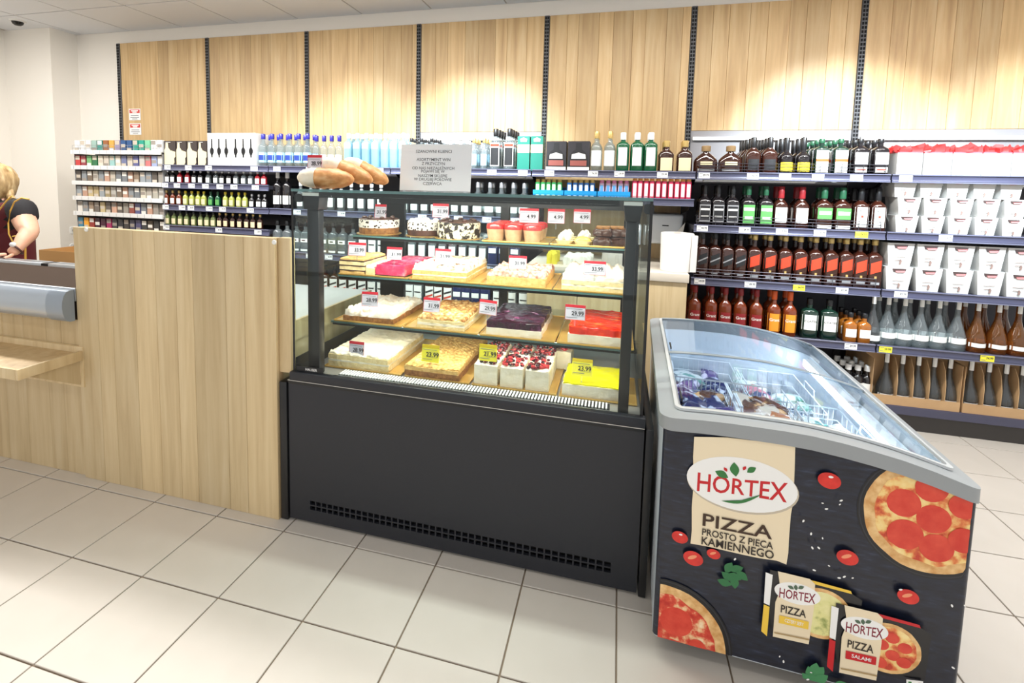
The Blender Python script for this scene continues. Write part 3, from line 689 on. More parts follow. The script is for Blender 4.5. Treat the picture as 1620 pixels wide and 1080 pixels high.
z = tray('t', 'gold tray under the red-lidded dessert cups on the top glass shelf', 762, 868, z1, y1-.004, .26)
k = 0
cup_b = MB().loft([(.0003, .031, .031, 2), (.048, .0385, .0385, 2)], 20).mesh('cup', ramp_mat('dessert_cup', 'noise', 40, [(.3, (190, 150, 112)), (.7, (214, 180, 140))], .35, coat=.4))
cup_l = MB().loft([(.0482, .0395, .0395, 2), (.056, .040, .040, 2), (.068, .037, .037, 2), (.072, .028, .028, 2), (.073, .012, .012, 2)], 20).mesh('lid', ramp_mat('red_topping', 'noise', 40, [(.35, (190, 24, 30)), (.65, (226, 70, 66))], .25, coat=.6, bump=.3))
for r_ in range(3):
    for px in (784, 812, 842):
        X = xat(px, y1+.045, z)
        t = thing('dessert_cup', 'red-topped dessert cup, %s from left in the %s row on top shelf' % (ORD[k % 3], ('front', 'middle', 'back')[r_]), 'dessert', (X, y1+.045+r_*.08, z), group='red topped dessert cups'); k += 1
        ob('cup', cup_b, t); ob('topping', cup_l, t)
z = tray('t', 'gold tray under the tarts and chocolate pastries on the top shelf', 870, 988, z1, y1-.004, .26)
k = 0
tart_b = MB().loft([(.0003, .028, .022, 2.6), (.016, .037, .029, 2.6)], 24).mesh('pastry_shell', sponge_pale)
tart_t = MB().ball((-.014, -.006, .026), .014).ball((.013, -.008, .025), .013).ball((0, .010, .027), .015).ball((.004, -.002, .036), .013).ball((-.012, .004, .037), .009).mesh('filling', meringue)
tart_y = MB().loft([(.0162, .034, .027, 2.4), (.024, .031, .024, 2), (.032, .014, .010, 2)], 20).mesh('filling', M('custard', (240, 200, 90), .3, coat=.5))
for j in range(3):
    for i, px in enumerate((893, 922)):
        X = xat(px, y1+.035, z)
        t = thing('fruit_tart', 'small cream tart, %s in the %s row on the top shelf' % (('left', 'right')[i], ('front', 'middle', 'back')[j]), 'tart', (X, y1+.035+j*.07, z), group='cream tarts')
        ob('pastry_shell', tart_b, t); ob('filling', tart_y if (j == 0 and i == 1) else tart_t, t)
for lv in range(2):
    for j, (px, yo) in enumerate(((953, .045), (975, .06))):
        X = xat(px, y1+yo, z); rnd = random.Random(3+lv*2+j)
        mb = slab(-.034, .034, 0, .12, .0003, .027, .008, .007, n=50, rough_edge=.008, seed=80+lv*5+j)
        t = thing('chocolate_pastry', 'dark chocolate pastry, %s one of the %s pair at right of the top shelf' % (('left', 'right')[j], ('lower', 'upper')[lv]), 'pastry', (X, y1+yo-.03, z+lv*.0386), group='chocolate pastries')
        part('pastry', mb, choc, t, smooth=60)
        part('glaze_stripe', slab(-.026, .026, .01, .11, .028, .0345, .003, .001, n=30, seed=85+lv), brown_cake if lv else choc, t, smooth=60)
# price cards in the case
for px, py, Y, pr, lab, yel, wd, h in (
        (602, 334, 1.96, '31.99', 'red-headed price card above the leftmost round lattice cake', 0, 20, 22), (697, 333, 1.97, '31.99', 'red-headed price card above the second round lattice cake', 0, 27, 22),
        (837, 341, 1.95, '4.99', 'red-headed price card behind the dessert cups', 0, 31, 23), (880, 342, 1.96, '4.99', 'red-headed price card behind the cream tarts', 0, 27, 23), (921, 342, 1.96, '4.99', 'red-headed price card left of the chocolate pastries', 0, 27, 22),
        (565, 394, 1.785, '33.99', 'red-headed price card above the chocolate layered slice', 0, 31, 21), (624, 401, 1.785, '31.99', 'red-headed price card on the pink cake', 0, 25, 20), (701, 404, 1.785, '31.99', 'red-headed price card on the chocolate-flecked cream cake', 0, 27, 21), (819, 415, 1.785, '31.99', 'red-headed price card on the rosy crumb cake', 0, 29, 21), (941, 424, 1.783, '33.99', 'red-headed price card on the domed meringue cake', 0, 34, 22),
        (585, 473, 1.742, '28.99', 'red-headed price card on the white meringue cake', 0, 27, 23), (683, 482, 1.742, '31.99', 'red-headed price card on the caramel nut cake', 0, 28, 23), (772, 486, 1.735, '29.99', 'red-headed price card tilted left of the purple jelly cake', 0, 31, 23), (910, 494, 1.738, '29.99', 'red-headed price card on the red jelly cake', 0, 32, 24),
        (564, 552, 1.692, '28.99', 'red-headed price card on the white sheet cake', 0, 26, 24), (681, 559, 1.70, '23.99', 'yellow price card on the golden crumble cake', 1, 29, 27), (772, 558, 1.695, '21.99', 'yellow price card on the berry cream slices', 1, 29, 26), (921, 581, 1.70, '23.99', 'yellow price card leaning on the yellow lemon cake', 1, 32, 26)):
    base = {1.9: z1}.get(Y)
    case_tag(px, py, Y, pr, lab, bool(yel), wd, h, rz={772: -.22, 585: .1, 624: .1}.get(px, 0) if py != 558 else 0, tilt=-.12 if px != 921 or py < 500 else -.35)
# ================================================================ bottles
G = {
 'clear': glass('bottle_clear', (228, 235, 236), .13, .04, .7, .06, (206, 214, 216)),
 'frost': glass('bottle_frost', (205, 232, 242), .4, .06, .7, .08, (176, 220, 238)),
 'smoke': glass('bottle_smoke', (190, 194, 196), .25, .04, .7, .06, (120, 122, 122)),
 'brown': M('whisky_brown', (52, 24, 16), .08, coat=.6), 'amber': M('whisky_amber', (112, 46, 18), .08, coat=.6), 'orange': M('whisky_orange', (150, 88, 28), .08, coat=.6),
 'dark': M('glass_dark', (26, 22, 24), .08, coat=.6), 'green': M('glass_green', (18, 84, 52), .08, coat=.7), 'dgreen': M('glass_dark_green', (20, 44, 34), .08, coat=.6), 'olive': M('glass_olive', (110, 122, 70), .1, coat=.6),
 'red': M('liqueur_red', (150, 26, 36), .1, coat=.6), 'navy': M('glass_navy', (34, 44, 84), .1, coat=.6), 'yellowgreen': M('liqueur_lime', (176, 182, 84), .1, coat=.6), 'rose': glass('bottle_amber_wine', (214, 160, 96), .28, .04, .7, .06, (150, 96, 44)),
}
P = {'white': M('cap_white', (238, 238, 236), .4), 'black': M('cap_black', (22, 22, 24), .35), 'blue': M('cap_blue', (44, 40, 140), .3), 'gold': M('cap_gold', (206, 176, 110), .3, .5), 'silver': M('cap_silver', (200, 200, 204), .25, .7),
     'red': M('cap_red', (140, 30, 36), .4), 'green': M('cap_green', (30, 84, 56), .4), 'cork': M('cork_wood', (150, 122, 84), .7), 'orange': M('label_orange', (226, 96, 40), .5), 'paper': M('label_white', (238, 236, 230), .55), 'cream': M('label_cream', (226, 210, 170), .55),
     'labelblack': M('label_black', (30, 30, 32), .5), 'labelred': M('label_red', (198, 62, 34), .5), 'labelblue': M('label_blue', (36, 60, 142), .45), 'labelyellow': M('label_yellow', (232, 206, 50), .5), 'labelgreen': M('label_green', (90, 160, 84), .5), 'sky': M('label_sky', (170, 214, 236), .5), 'teal': M('box_teal', (24, 124, 106), .5),
     'grey': M('label_grey', (150, 150, 152), .5), 'pink': M('label_pink', (226, 160, 190), .5), 'labelorange': M('label_amber', (236, 150, 40), .5), 'navy': M('label_navy', (38, 48, 96), .5)}
def section_y(x, rx, ry, n): return -ry*max(0, 1-abs(min(1, abs(x)/rx))**n)**(1/n)
KIND = {}
def kind(name, h, rx, ry=None, n=2, sh=.58, nk=.72, rn=.013, rc=.0135, cap=.84, g='clear', c='white', labels=(), text=None, tear=False, seg=14, lshape=None):
    """a bottle: height, half widths, shoulder and neck heights, glass, cap, labels (z0, z1, width, material[, slant])"""
    ry = ry or rx; nn = n; R = [(.0002, rx*.9, ry*.9, n), (.006, rx, ry, n)]
    if tear:
        for q in range(1, 8):
            u = q/7; f = 1-(u*u*(3-2*u)); R.append((h*(.16+(nk-.16)*u), rn+(rx-rn)*f, rn+(ry-rn)*f, 2))
    else:
        R.append((h*sh, rx, ry, n))
        for q in range(1, 5):
            u = q/4; f = math.cos(u*PI/2); m_ = 2+(n-2)*(1-u); R.append((h*(sh+(nk-sh)*u), rn+(rx-rn)*f, rn+(ry-rn)*f, m_))
    R.append((h*cap-.0004, rn, rn, 2))
    parts = [('body', MB().loft(R, seg).mesh('body', G[g], smooth=40))]
    parts.append(('cap', MB().loft([(h*cap, rc*.97, rc*.97, 2), (h*cap+.002, rc, rc, 2), (h-.003, rc, rc, 2), (h, rc*.86, rc*.86, 2)], 12).mesh('cap', P[c], smooth=40)))
    def rad(z):
        for a, b in zip(R, R[1:]):
            if a[0] <= z <= b[0]:
                u = (z-a[0])/max(1e-6, b[0]-a[0]); return [a[i]+(b[i]-a[i])*u for i in (1, 2, 3)]
        return R[-1][1:]
    off = .0006
    for L_ in labels:
        z0, z1, wd, m = L_[:4]; sl = L_[4] if len(L_) > 4 else 0; off += .0003
        vs = []; fs = []; kx = 6
        for zi in (0, 1, 2):
            z = (z0+(z1-z0)*zi/2)*h
            for i in range(kx+1):
                u = i/kx*2-1; zz = z+sl*u*h
                a, b, n_ = rad(zz); x = u*wd*min(a, rx); vs.append((x, section_y(x, a, b, n_)-off, zz))
        for zi in range(2):
            for i in range(kx): q = zi*(kx+1)+i; fs.append((q, q+1, q+kx+2, q+kx+1))
        parts.append(('label', MB().add(vs, fs).mesh('label', P[m] if m in P else MATS[m], smooth=40)))
    if text:
        s_, zf, th, m, sl = text; off += .0004
        a0 = rad(zf*h)
        def bend(p):
            a, b, n_ = rad(p.z); return Vector((p.x, section_y(p.x, a, b, n_)-off, p.z+sl*p.x))
        parts.append(('lettering', MB().text(s_, th, (0, 0, zf*h), bend=bend, wmax=a0[0]*1.5).mesh('lettering', P[m], smooth=0)))
    KIND[name] = (parts, rx, ry, h)
# name, height, radii ...
kind('blue_vodka', .25, .034, n=2, sh=.6, nk=.72, rn=.014, rc=.016, cap=.84, c='blue', labels=((.14, .44, .95, 'sky'), (.20, .36, .85, 'labelblue')))
kind('slim_blue_vodka', .235, .030, n=2, sh=.55, nk=.75, rn=.012, rc=.015, cap=.82, c='blue', labels=((.12, .40, .9, 'paper'),))
kind('frost_vodka', .25, .030, .028, n=4, sh=.70, nk=.80, rn=.013, rc=.0145, cap=.86, g='frost', c='white', labels=((.56, .70, .8, 'paper'),))
kind('clear_black', .215, .028, n=2, sh=.55, nk=.76, rn=.011, rc=.0125, cap=.88, c='black', labels=((.14, .5, .85, 'paper'),))
kind('clear_white', .205, .028, n=2, sh=.55, nk=.76, rn=.011, rc=.0125, cap=.88, c='white', labels=((.14, .5, .85, 'paper'),))
kind('clear_gold', .215, .026, n=2, sh=.55, nk=.76, rn=.011, rc=.0125, cap=.84, c='gold', labels=((.14, .5, .8, 'sky'),))
kind('black_label_vodka', .275, .036, .03, n=4, sh=.68, nk=.76, rn=.015, rc=.017, cap=.82, c='black', labels=((.10, .66, .86, 'paper'), (.12, .54, .74, 'labelblack'), (.57, .63, .8, 'labelred')))
kind('white_spirit', .255, .035, n=2.6, sh=.58, nk=.74, rn=.014, rc=.015, cap=.82, g='clear', c='gold', labels=((.14, .52, .9, 'paper'),))
kind('green_gin', .245, .040, .03, n=3, sh=.68, nk=.78, rn=.015, rc=.018, cap=.82, g='green', c='white', labels=((.16, .62, .66, 'paper'),))
kind('honey_liqueur', .195, .044, .03, n=3, sh=.55, nk=.72, rn=.018, rc=.02, cap=.80, g='brown', c='gold', labels=((.06, .46, .78, 'cream'),))
kind('decanter', .165, .068, .035, n=2.2, sh=.40, nk=.76, rn=.016, rc=.026, cap=.80, g='brown', c='cork', labels=((.30, .42, .5, 'cream'), (.08, .16, .7, 'grey')))
kind('black_cap_rum', .215, .042, .03, n=2.6, sh=.52, nk=.70, rn=.015, rc=.016, cap=.72, g='brown', c='black', labels=((.12, .4, .7, 'labelblack'),))
kind('yellow_label', .215, .036, n=2.4, sh=.46, nk=.60, rn=.015, rc=.0155, cap=.66, g='dark', c='black', labels=((.08, .32, .86, 'labelyellow'),))
kind('herb_liqueur', .205, .036, .03, n=5, sh=.70, nk=.80, rn=.013, rc=.015, cap=.88, g='dgreen', c='green', labels=((.06, .68, .86, 'paper'), (.36, .44, .86, 'orange')))
kind('dark_liqueur', .205, .038, .03, n=5, sh=.68, nk=.80, rn=.014, rc=.016, cap=.88, g='dark', c='black', labels=((.30, .62, .84, 'paper'), (.08, .22, .78, 'paper'), (.14, .17, .6, 'labelred')))
kind('black_whiskey', .245, .036, n=6, sh=.58, nk=.72, rn=.014, rc=.0155, cap=.78, g='dark', c='black', labels=((.10, .52, .84, 'grey'), (.13, .49, .74, 'labelblack'), (.38, .43, .7, 'paper'), (.22, .25, .6, 'paper')))
kind('apple_whiskey', .245, .036, n=6, sh=.58, nk=.72, rn=.014, rc=.0155, cap=.78, g='dark', c='green', labels=((.08, .54, .86, 'labelgreen'), (.40, .47, .8, 'paper'), (.20, .26, .6, 'paper')))
kind('round_whisky', .245, .042, .036, n=2, sh=.50, nk=.70, rn=.014, rc=.0175, cap=.72, g='brown', c='red', labels=((.14, .50, .72, 'paper'), (.30, .38, .5, 'grey')))
kind('green_label_whisky', .245, .043, .034, n=4, sh=.55, nk=.70, rn=.015, rc=.018, cap=.74, g='brown', c='green', labels=((.26, .52, .86, 'labelgreen'), (.36, .44, .7, 'paper'), (.04, .12, .84, 'paper')))
kind('white_bourbon', .245, .036, n=5, sh=.56, nk=.70, rn=.015, rc=.0165, cap=.72, g='brown', c='black', labels=((.10, .56, .95, 'paper'), (.32, .37, .16, 'labelred')), text=('JIM BEAM', .47, .008, 'labelblack', 0))
kind('square_black', .285, .034, n=6, sh=.60, nk=.72, rn=.014, rc=.0155, cap=.84, g='brown', c='black', labels=((.30, .52, .96, 'labelblack', .05), (.39, .42, .8, 'grey', .05), (.10, .14, .5, 'grey')))
kind('square_red', .285, .036, n=6, sh=.60, nk=.72, rn=.014, rc=.0165, cap=.86, g='brown', c='gold', labels=((.32, .54, .98, 'labelred', .05), (.08, .13, .6, 'grey'), (.20, .25, .16, 'gold')))
kind('red_blend', .265, .036, n=3.2, sh=.56, nk=.72, rn=.014, rc=.0155, cap=.84, g='amber', c='red', labels=((.06, .44, .94, 'cap_red'),), text=('Grant', .34, .018, 'paper', 0))
kind('orange_blend', .265, .036, n=3.2, sh=.56, nk=.72, rn=.014, rc=.0155, cap=.80, g='amber', c='orange', labels=((.10, .50, .96, 'labelorange'),), text=('Grant', .36, .018, 'paper', 0))
kind('white_label_gin', .235, .044, .034, n=4, sh=.66, nk=.76, rn=.015, rc=.017, cap=.84, g='dgreen', c='black', labels=((.22, .60, .94, 'paper'), (.04, .18, .9, 'smoke')) if False else ((.22, .60, .94, 'paper'),), text=('COATES', .44, .012, 'labelblack', 0))
kind('small_amber', .17, .034, .026, n=3, sh=.58, nk=.72, rn=.012, rc=.014, cap=.84, g='orange', c='black', labels=((.18, .46, .8, 'paper'),))
kind('tear_clear', .315, .046, nk=.66, rn=.012, rc=.013, cap=.93, g='clear', c='silver', tear=True, labels=((.13, .23, .9, 'paper'), (.72, .92, .9, 'paper')))
kind('tear_rose', .315, .046, nk=.66, rn=.012, rc=.013, cap=.93, g='rose', c='silver', tear=True, labels=((.10, .17, .9, 'paper'), (.72, .92, .9, 'paper')))
kind('tear_smoke', .315, .044, nk=.66, rn=.012, rc=.013, cap=.93, g='smoke', c='silver', tear=True, labels=((.06, .16, .9, 'paper'), (.72, .92, .9, 'paper')))
kind('wine', .30, .036, sh=.55, nk=.70, rn=.014, rc=.0152, cap=.78, g='dark', c='white', labels=((.12, .34, .95, 'paper'),))
kind('clear_oval', .235, .036, .03, n=3, sh=.6, nk=.72, rn=.014, rc=.0155, cap=.84, c='black', labels=((.34, .46, .8, 'paper'), (.06, .12, .8, 'paper'), (.38, .42, .4, 'labelblack')))
kind('arch_label', .235, .034, n=3, sh=.6, nk=.72, rn=.014, rc=.0155, cap=.84, c='silver', labels=((.14, .58, .86, 'paper'), (.36, .40, .7, 'labelblack')))
kind('striped_label', .235, .034, n=3, sh=.6, nk=.72, rn=.014, rc=.0155, cap=.84, g='brown', c='black', labels=((.14, .58, .86, 'paper'), (.40, .46, .8, 'labelblack', .04), (.26, .32, .8, 'labelred', .04)))
kind('navy_bottle', .235, .036, .03, n=3, sh=.6, nk=.72, rn=.014, rc=.0155, cap=.84, g='navy', c='white', labels=((.34, .48, .7, 'paper'),))
for nm, g_, c_, l_ in (('mini_dark', 'dark', 'silver', 'paper'), ('mini_red', 'red', 'white', 'paper'), ('mini_clear', 'clear', 'white', 'paper'), ('mini_brown', 'amber', 'gold', 'paper'), ('mini_lime', 'yellowgreen', 'labelyellow', 'cream'), ('mini_green', 'green', 'green', 'labelgreen'), ('mini_olive', 'olive', 'black', 'cream'), ('mini_whisky', 'brown', 'gold', 'cream')):
    kind(nm, .108 if nm not in ('mini_olive', 'mini_whisky', 'mini_lime', 'mini_brown', 'mini_green') else .118, .021, .016, n=2.6, sh=.58, nk=.74, rn=.008, rc=.0095, cap=.84, g=g_, c=c_, labels=((.12, .48, .86, l_),), seg=10)
kind('white_cap_small', .20, .03, sh=.6, nk=.74, rn=.013, rc=.016, cap=.84, g='dark', c='white', labels=((.2, .5, .8, 'paper'),))
def put(kn, x, y, z, label, group, nm='bottle'):
    parts, rx, ry, h = KIND[kn]
    t = thing(nm, label, 'bottle', (x, y, z), random.uniform(-.05, .05), group)
    for n_, me in parts: ob(n_, me, t)
    return t
def row(kn, pxs, zi, desc, place, group, y=None, behind=0, gap=.012, nm='bottle', short=None, start=0):
    parts, rx, ry, h = KIND[kn]
    z = zi+.0153; y0 = (y if y else YF+.028)+ry
    n = len(pxs)
    for i, px in enumerate(pxs):
        X = xat(px, y0, z+h*.4)
        lab = '%s, %s from left %s' % (desc, ORD[i+start], place) if n > 1 else '%s %s' % (desc, place)
        put(kn, X, y0, z, lab, group, nm)
        for b in range(behind):
            yy = y0+(b+1)*(2*ry+gap)
            if yy+ry < YW-.03:
                put(kn, X+random.uniform(-.004, .004), yy, z, '%s %s behind the %s front one %s' % (short or desc, ORD[b], ORD[i+start], place), group, nm)
Z0, Z1, Z2, Z3 = RZ
# ---- bay with miniatures (second from the left)
g1 = 'miniature bottles'
for kn, pxs, d_ in (('mini_dark', (266, 274), 'dark miniature'), ('mini_red', (285, 297), 'red miniature'), ('mini_dark', (308, 318), 'dark white-labelled miniature'), ('mini_clear', (330, 342), 'clear miniature'), ('mini_dark', (352, 363), 'dark miniature near the middle'), ('mini_clear', (374, 386, 397), 'clear miniature right of the dark pair'), ('mini_red', (408, 418), 'red miniature at the right end')):
    row(kn, pxs, 1.294, d_, 'on the upper miniature shelf', g1, nm='miniature_bottle')
for kn, pxs, d_ in (('mini_brown', (264, 274, 284), 'amber miniature'), ('mini_lime', (294, 304, 314, 323), 'lime green miniature'), ('mini_green', (334, 345), 'green miniature'), ('mini_lime', (357, 367, 378, 388), 'pale yellow miniature right of the green pair'), ('mini_dark', (399, 410, 419), 'dark miniature at the right end')):
    row(kn, pxs, 1.119, d_, 'on the middle miniature shelf', g1, nm='miniature_bottle')
row('mini_olive', (266, 276, 286, 296, 307, 318, 328, 338), .955, 'olive miniature', 'on the lower miniature shelf', g1, nm='miniature_bottle')
row('mini_whisky', (348, 358, 369, 380, 391, 401, 412), .955, 'brown miniature', 'on the lower miniature shelf', g1, nm='miniature_bottle')
# gift boxes on its top shelf
def carton(name, label, px0, px1, z, h, dep, parts, group, y=None, cat='box'):
    y = y or YF+.03; x0 = xat(px0, y, z); x1 = xat(px1, y, z); hw = (x1-x0)/2-.0012
    t = thing(name, label, cat, ((x0+x1)/2, y, z), 0, group)
    for i_, (nm, m, q) in enumerate(parts):
        g_ = q(hw, h, dep)
        if 'flap' not in nm and nm != 'lid_band': g_.xf(lambda x_, y_, z_, s_=i_*.0008: (x_, y_-s_ if y_ <= 0 and s_ else y_, z_))
        part(nm, g_, m, t, smooth=30)
    return t
def bx(hw, h, dep): return MB().box(-hw, hw, 0, dep, .0003, h)
def art(poly):                                           # printed shape on the front face, fractions of width and height
    def f(hw, h, dep): return MB().prism([(u*hw, v*h) for u, v in poly], -.0009, -.0002)
    return f
botpoly = [(-.98, .03), (.55, .03), (.8, .14), (.75, .3), (.98, .36), (.98, .56), (.1, .62), (-.25, .74), (-.3, .92), (-.7, .92), (-.75, .72), (-.98, .62)]
for i, (a, b) in enumerate(((260.5, 278.5), (279.5, 295.5), (296.5, 312.5), (313.5, 328))):
    carton('gift_box', 'dark gift box with cream bottle print, %s from left on the miniature bay top' % ORD[i], a, b, Z0+.0153, .195, .08, [('box', M('box_dark', (58, 48, 44), .5), bx), ('bottle_print', P['cream'], art(botpoly)), ('lettering', P['paper'], art([(-.7, .94), (.2, .94), (.2, .955), (-.7, .955)]))], 'dark gift boxes')
mic = [(-.1, 0), (.1, 0), (.12, .12), (.32, .28), (.32, .42), (.12, .55), (.10, 1), (-.10, 1), (-.12, .55), (-.32, .42), (-.32, .28), (-.12, .12)]
for i, (a, b) in enumerate(((329, 365.5), (366, 405))):
    t = carton('gift_box', 'large white gift box with black bottle prints, %s of the pair' % ('left', 'right')[i], a, b, Z0+.0153, .255, .19, [('box', P['paper'], bx)], 'white gift boxes')
    x0 = xat(a, YF+.03, Z0); x1 = xat(b, YF+.03, Z0); hw = (x1-x0)/2
    for k in (-.62, 0, .62):
        part('bottle_print', MB().prism([(k*hw+u*.056, .068+v*.142) for u, v in mic], -.0009, -.0002), P['black'], t, smooth=0)
# ---- blue capped vodka bay
row('blue_vodka', (417, 431, 445, 459, 473, 487), Z0, 'blue-capped clear vodka bottle', 'on the top shelf', 'blue-capped vodka', behind=1, short='blue-capped vodka')
row('slim_blue_vodka', (501, 513, 525, 537), Z0, 'slim blue-capped vodka bottle', 'above the bread loaves', 'slim blue-capped vodka')
row('frost_vodka', (552, 566, 580, 595, 610, 624, 638), Z0, 'white-capped icy blue vodka bottle', 'on the top shelf', 'icy blue vodka', behind=1, short='white-capped icy vodka')
row('wine', (440, 455), Z1-.02, 'dark wine bottle with white neck', 'beside the glass case', 'wine bottles') if False else row('wine', (440, 455), Z1-.0, 'dark wine bottle with white neck', 'beside the glass case', 'wine bottles', y=YF+.05)
row('clear_white', (476, 492, 508, 524, 540, 556, 572, 588, 603), Z1, 'clear white-capped bottle', 'on the shelf behind the bread', 'clear bottles behind the bread')
row('clear_oval', (440, 455, 470, 484, 499, 513, 528, 543, 559), Z2, 'clear bottle with oval label', 'behind the left post of the case', 'clear oval-labelled bottles')
row('arch_label', (576, 591, 606), Z2, 'clear bottle with white label', 'behind the case, left of the shelf upright', 'white-labelled bottles')
row('striped_label', (515, 530, 545, 560, 575), Z3, 'dark bottle with striped label', 'low behind the left of the cake case', 'low dark bottles left')
row('arch_label', (590, 605), Z3, 'clear bottle with arched label', 'low behind the white meringue cake', 'low arched-label bottles left')
# ---- bay behind the paper sign
row('clear_black', (651, 667, 683), Z0, 'clear black-capped vodka bottle', 'half hidden behind the paper sign', 'vodka behind the sign', behind=3, short='clear vodka')
row('clear_white', (702, 718, 734), Z0, 'clear white-capped vodka bottle', 'half hidden behind the paper sign', 'vodka behind the sign', behind=2, short='white-capped vodka')
row('clear_gold', (750, 766), Z0, 'slim gold-capped clear bottle', 'right of the paper sign', 'gold-capped clear bottles', behind=2, short='gold-capped bottle')
row('black_label_vodka', (784, 806), Z0, 'tall vodka bottle with black label', 'on the top shelf', 'black-labelled vodka', behind=3, short='black-capped vodka')
for i, (a, b) in enumerate(((817.5, 837), (838.5, 858))):
    carton('gift_box', 'tall green gift box with cream band, %s of the pair' % ('left', 'right')[i], a, b, Z0+.0153, .225, .08, [('box', P['teal'], bx), ('cream_band', P['cream'], art([(-1, .52), (1, .52), (1, .76), (-1, .76)])), ('crest', P['paper'], art([(-.5, .84), (.5, .84), (.6, .92), (0, .96), (-.6, .92)]))], 'green gift boxes', y=YF+.05)
row('clear_black', (640, 656, 672, 688, 704, 720, 736), Z1, 'clear bottle with white label', 'on the shelf seen through the case top', 'clear bottles seen through the case')
row('arch_label', (756, 775, 793, 812, 829), Z1, 'clear bottle with broad white label', 'right of the paper sign, second shelf', 'broad-labelled bottles', behind=1, short='clear bottle')
row('clear_black', (636, 652, 668, 684, 700, 716, 732, 748, 764), Z2, 'clear bottle', 'behind the middle cake shelf', 'dim bottles behind the cakes')
row('navy_bottle', (780, 797, 815), Z2, 'navy bottle', 'behind the rosy crumb cake', 'navy bottles')
row('arch_label', (649, 663), Z3, 'bottle with arched white label', 'behind the caramel nut cake', 'arched-label bottles')
row('striped_label', (681, 695, 710), Z3, 'brown bottle with striped white label', 'behind the caramel nut cake', 'striped-label bottles')
row('navy_bottle', (724, 738, 753, 768), Z3, 'navy bottle with small white label', 'behind the caramel nut cake', 'navy bottles low')
row('arch_label', (788, 810, 829), Z3, 'clear bottle with white label', 'behind the purple jelly cake', 'clear bottles low')
# ---- green gin bay
for i, (a, b) in enumerate(((863, 895), (897, 932))):
    carton('gift_box', 'black gift box with bottle window, %s of the pair' % ('left', 'right')[i], a, b, Z0+.0153, .19, .12, [('box', M('box_black', (48, 46, 50), .45), bx), ('bottle_print', P['labelblack'], art([(-.9, .17), (.9, .17), (.85, .5), (.55, .66), (.28, .72), (.26, .94), (-.26, .94), (-.28, .72), (-.55, .66), (-.85, .5)])), ('white_label', P['paper'], art([(-.66, .42), (.66, .42), (.62, .56), (0, .62), (-.62, .56)])), ('pink_glow', M('box_rose', (150, 84, 76), .5), art([(-.75, .18), (.75, .18), (.75, .36), (-.75, .36)])), ('base_band', P['paper'], art([(-1, .01), (1, .01), (1, .14), (-1, .14)]))], 'black gift boxes')
row('white_spirit', (943, 964), Z0, 'clear spirit bottle with white label and gold cap', 'beside the green gin', 'white-labelled spirit', behind=1, short='gold-capped spirit')
row('green_gin', (985, 1007.5, 1029), Z0, 'green gin bottle with white label', 'on the top shelf', 'green gin bottles', behind=1, short='green gin')
row('honey_liqueur', (1053.5, 1083), Z0, 'stout brown liqueur bottle with gold cap', 'right of the green gin', 'gold-capped liqueur', behind=1, short='gold-capped liqueur')
# tubes in blue counter trays and the red ones beside them
def tube_me(col, cap, lab, h, r=.0165):
    return [('tube', MB().loft([(.0003, r*.95, r*.8, 2.4), (h*.82, r, r*.85, 2.4)], 12).mesh('tube', M('tube_'+str(col), col, .35, coat=.3))), ('cap', MB().loft([(h*.8203, r*.8, r*.7, 2), (h, r*.8, r*.7, 2)], 10).mesh('cap', M('tubecap_'+str(cap), cap, .4))), ('label', MB().add([(x, -r*.85*max(0, 1-(abs(x)/r)**2.4)**(1/2.4)-.0008, z) for z in (h*.12, h*.7) for x in (-r*.6, 0, r*.6)], [(0, 1, 4, 3), (1, 2, 5, 4)]).mesh('label', M('tubelab_'+str(lab), lab, .5)))]
ZT = 1.272+.0153
def tubes(pxs, parts, desc, grp, z, y):
    for i, px in enumerate(pxs):
        t = thing('drink_tube', '%s, %s from left in its row' % (desc, ORD[i]), 'bottle', (xat(px, y, z+.06), y, z), 0, grp)
        for n_, me in parts: ob(n_, me, t)
tb = tube_me((60, 170, 90), (206, 176, 90), (214, 240, 214), .108); tubes((851, 859.5, 868, 876.5, 885.5), tb, 'green pocket-size flask', 'green flasks', ZT+.0025, YF+.05)
tb = tube_me((40, 120, 200), (206, 170, 90), (225, 240, 250), .108); tubes((901, 910, 919, 928, 937), tb, 'blue pocket-size flask', 'blue flasks', ZT+.0025, YF+.05)
tb = tube_me((226, 196, 220), (220, 130, 170), (90, 160, 216), .108); tubes((952, 962, 971.5, 981.5, 991), tb, 'pink-capped pocket-size flask', 'pink flasks', ZT+.0025, YF+.05)
tb = tube_me((206, 40, 84), (226, 150, 60), (250, 226, 226), .135); tubes((1004, 1012.5, 1022, 1031, 1041, 1050.5, 1061, 1070.5, 1080, 1089), tb, 'red pocket-size flask with yellow foot', 'red flasks', ZT, YF+.03)
for i, (a, b) in enumerate(((843, 891), (892.5, 943.5), (945, 997))):
    y = YF+.028; x0 = xat(a, y, ZT); x1 = xat(b, y, ZT); hw = (x1-x0)/2
    t = thing('counter_tray', 'bright blue cardboard counter tray, %s of three under the pocket flasks' % ('left', 'middle', 'right')[i], 'tray', ((x0+x1)/2, y, ZT), 0, 'blue counter trays')
    bl = M('tray_blue', (24, 150, 216), .5)
    box('floor', bl, t, -hw, hw, 0, .16, .0003, .002); box('front', bl, t, -hw, hw, -.002, -.0002, .0003, .040); box('back', bl, t, -hw, hw, .1602, .162, .0003, .06)
    for s in (-1, 1): box('side', bl, t, min(s*hw, s*(hw-.0015)), max(s*hw, s*(hw-.0015)), .0002, .16, .0022, .035)
